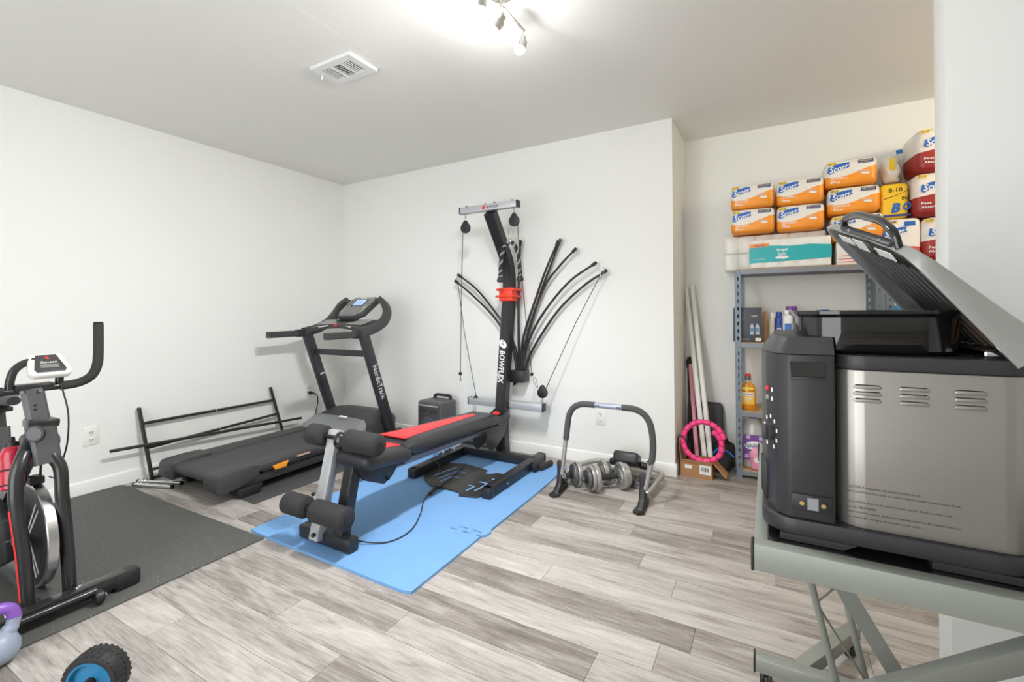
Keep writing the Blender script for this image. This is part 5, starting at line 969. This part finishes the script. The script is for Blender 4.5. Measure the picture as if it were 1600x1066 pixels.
# pot
pr0 = rrect(.25, .318, .07, 6, .173, 1.18); potv = []; potf = []; npp = len(pr0)
for s, z in ((.93, 1.0485), (.985, 1.056), (.985, 1.115), (1.035, 1.121), (1.035, 1.127), (.965, 1.127), (.94, 1.116), (.925, 1.07), (.80, 1.064)):
    potv.append([V(.173+(x-.173)*s, 1.18+(y-1.18)*s, z) for x, y in pr0])
obj('inner_pot', loft(potv), M_GB, fy, 50)
# lid, hinged at the right end and propped open
hg = V(.338, 0, 1.036); la = math.radians(54); lu = V(-math.cos(la), 0, math.sin(la)); ln = V(math.sin(la), 0, math.cos(la)); ld_ = ln
lp = [(.0, .997), (.12, .997), (.195, .997), (.228, 1.008), (.25, 1.04), (.285, 1.12), (.322, 1.22), (.352, 1.30), (.360, 1.335), (.348, 1.36), (.31, 1.37), (.15, 1.37), (0, 1.37)]
lc2 = V(.18, 1.18, 0)
def lring(s, h): return [hg+lu*(lc2.x+(a-lc2.x)*s)+Y_*(lc2.y+(b-lc2.y)*s)+ln*h*(1-.72*min(1, a/.26)) for a, b in lp]
ld = obj('lid', loft([lring(.94, .004), lring(1.0, .0), lring(1.0, .048), lring(.96, .062), lring(.90, .064)]), M_LID, fy, 35) if False else None
mbl = MB(); rings = [lring(.965, .0), lring(1.0, .0), lring(1.0, .048), lring(.985, .054), lring(.90, .057), lring(.90, .053), lring(.965, .05)]
nl = len(lp); vs = [p for r in rings for p in r]; fs = []
for i in range(len(rings)):
    j = (i+1) % len(rings)
    if i == 4: continue
    for k in range(nl): fs.append((i*nl+k, i*nl+(k+1) % nl, j*nl+(k+1) % nl, j*nl+k)) if i != 6 else fs.append((6*nl+k, 6*nl+(k+1) % nl, (k+1) % nl, k))
fs += [tuple(range(4*nl, 5*nl)), tuple(range(5*nl, 6*nl))[::-1]]
ld = obj('lid', mbl.add(vs, fs), M_LID, fy, 40)
i0, i1 = lring(.955, .002), lring(.945, .050); obj('lid_lining', MB().add([*lring(.962, .001), *lring(.93, .006), *lring(.88, .042), ], [(k, (k+1) % nl, nl+(k+1) % nl, nl+k) for k in range(nl)]+[(nl+k, nl+(k+1) % nl, 2*nl+(k+1) % nl, 2*nl+k) for k in range(nl)]+[tuple(range(2*nl, 3*nl))]), mat('lid_inner_grey', (128, 128, 126), .3, .6, var=.08), ld, 40)
M_FLT = mat('brown_filter', (150, 112, 80), .7, var=.15, vs=60)
obj('filter_panel', MB().prism([(.03, 1.045), (.17, 1.045), (.19, 1.13), (.03, 1.13)], hg+ln*.010, lu, Y_, ln*.003), M_FLT, ld, 0)
for k in range(8):
    y = 1.04+k*.027; obj('lid_rib', MB().beam(hg+lu*.03+Y_*y+ln*.012, hg+lu*(.175+.15*(y-1.0)/.36)+Y_*y+ln*.009, .010, .008, ln, .002), M_BLK, ld)
# handle across the tip
tp0, tp1 = hg+lu*.247+Y_*1.03+ln*.008, hg+lu*.334+Y_*1.25+ln*.008
td = (tp1-tp0).normalized(); to = (lu-td*lu.dot(td)).normalized()
hn = obj('lid_handle', MB().tube(bend([tp0-to*.006, tp0+to*.018+td*.010+ln*.012, tp0+to*.030+td*.06+ln*.022, tp1+to*.030-td*.06+ln*.022, tp1+to*.018-td*.010+ln*.012, tp1-to*.006], .03, 5), .0095, sq=(.013, .012)), M_GB, ld, 50)
obj('handle_mount', MB().beam(tp0+td*.01-to*.004, tp1-td*.01-to*.004, .022, .014, ln, .004), M_FB, ld)
for f in (.14, .86): obj('caution_sticker', MB().beam(tp0.lerp(tp1, f-.13)-to*.016-ln*.014, tp0.lerp(tp1, f+.13)-to*.016-ln*.014, .018, .0015, ln), M_PAPER, ld, 0)
obj('center_sticker', MB().beam(tp0.lerp(tp1, .42)-to*.012-ln*.016, tp0.lerp(tp1, .62)-to*.012-ln*.016, .026, .0015, ln), M_PAPER, ld, 0)
for f in (.22, .78): obj('mount_screw', MB().cyl(tp0.lerp(tp1, f)-ln*.002+to*.004, tp0.lerp(tp1, f)-ln*.006+to*.004, .005, 10), M_CHR, ld)
obj('hinge_bar', MB().cyl((.362, fy0+.02, 1.056), (.362, fy1-.02, 1.056), .008, 12), M_ZNC, fy); obj('element_bracket', MB().mm((.308, fy0+.03, 1.0485), (.352, fy1-.03, 1.060), .003), M_CHR, fy)
for k in range(5): obj('bracket_slot', MB().mm((.314, fy0+.045+k*.06, 1.0605), (.346, fy0+.07+k*.06, 1.0615)), M_HOLE, fy, 0)
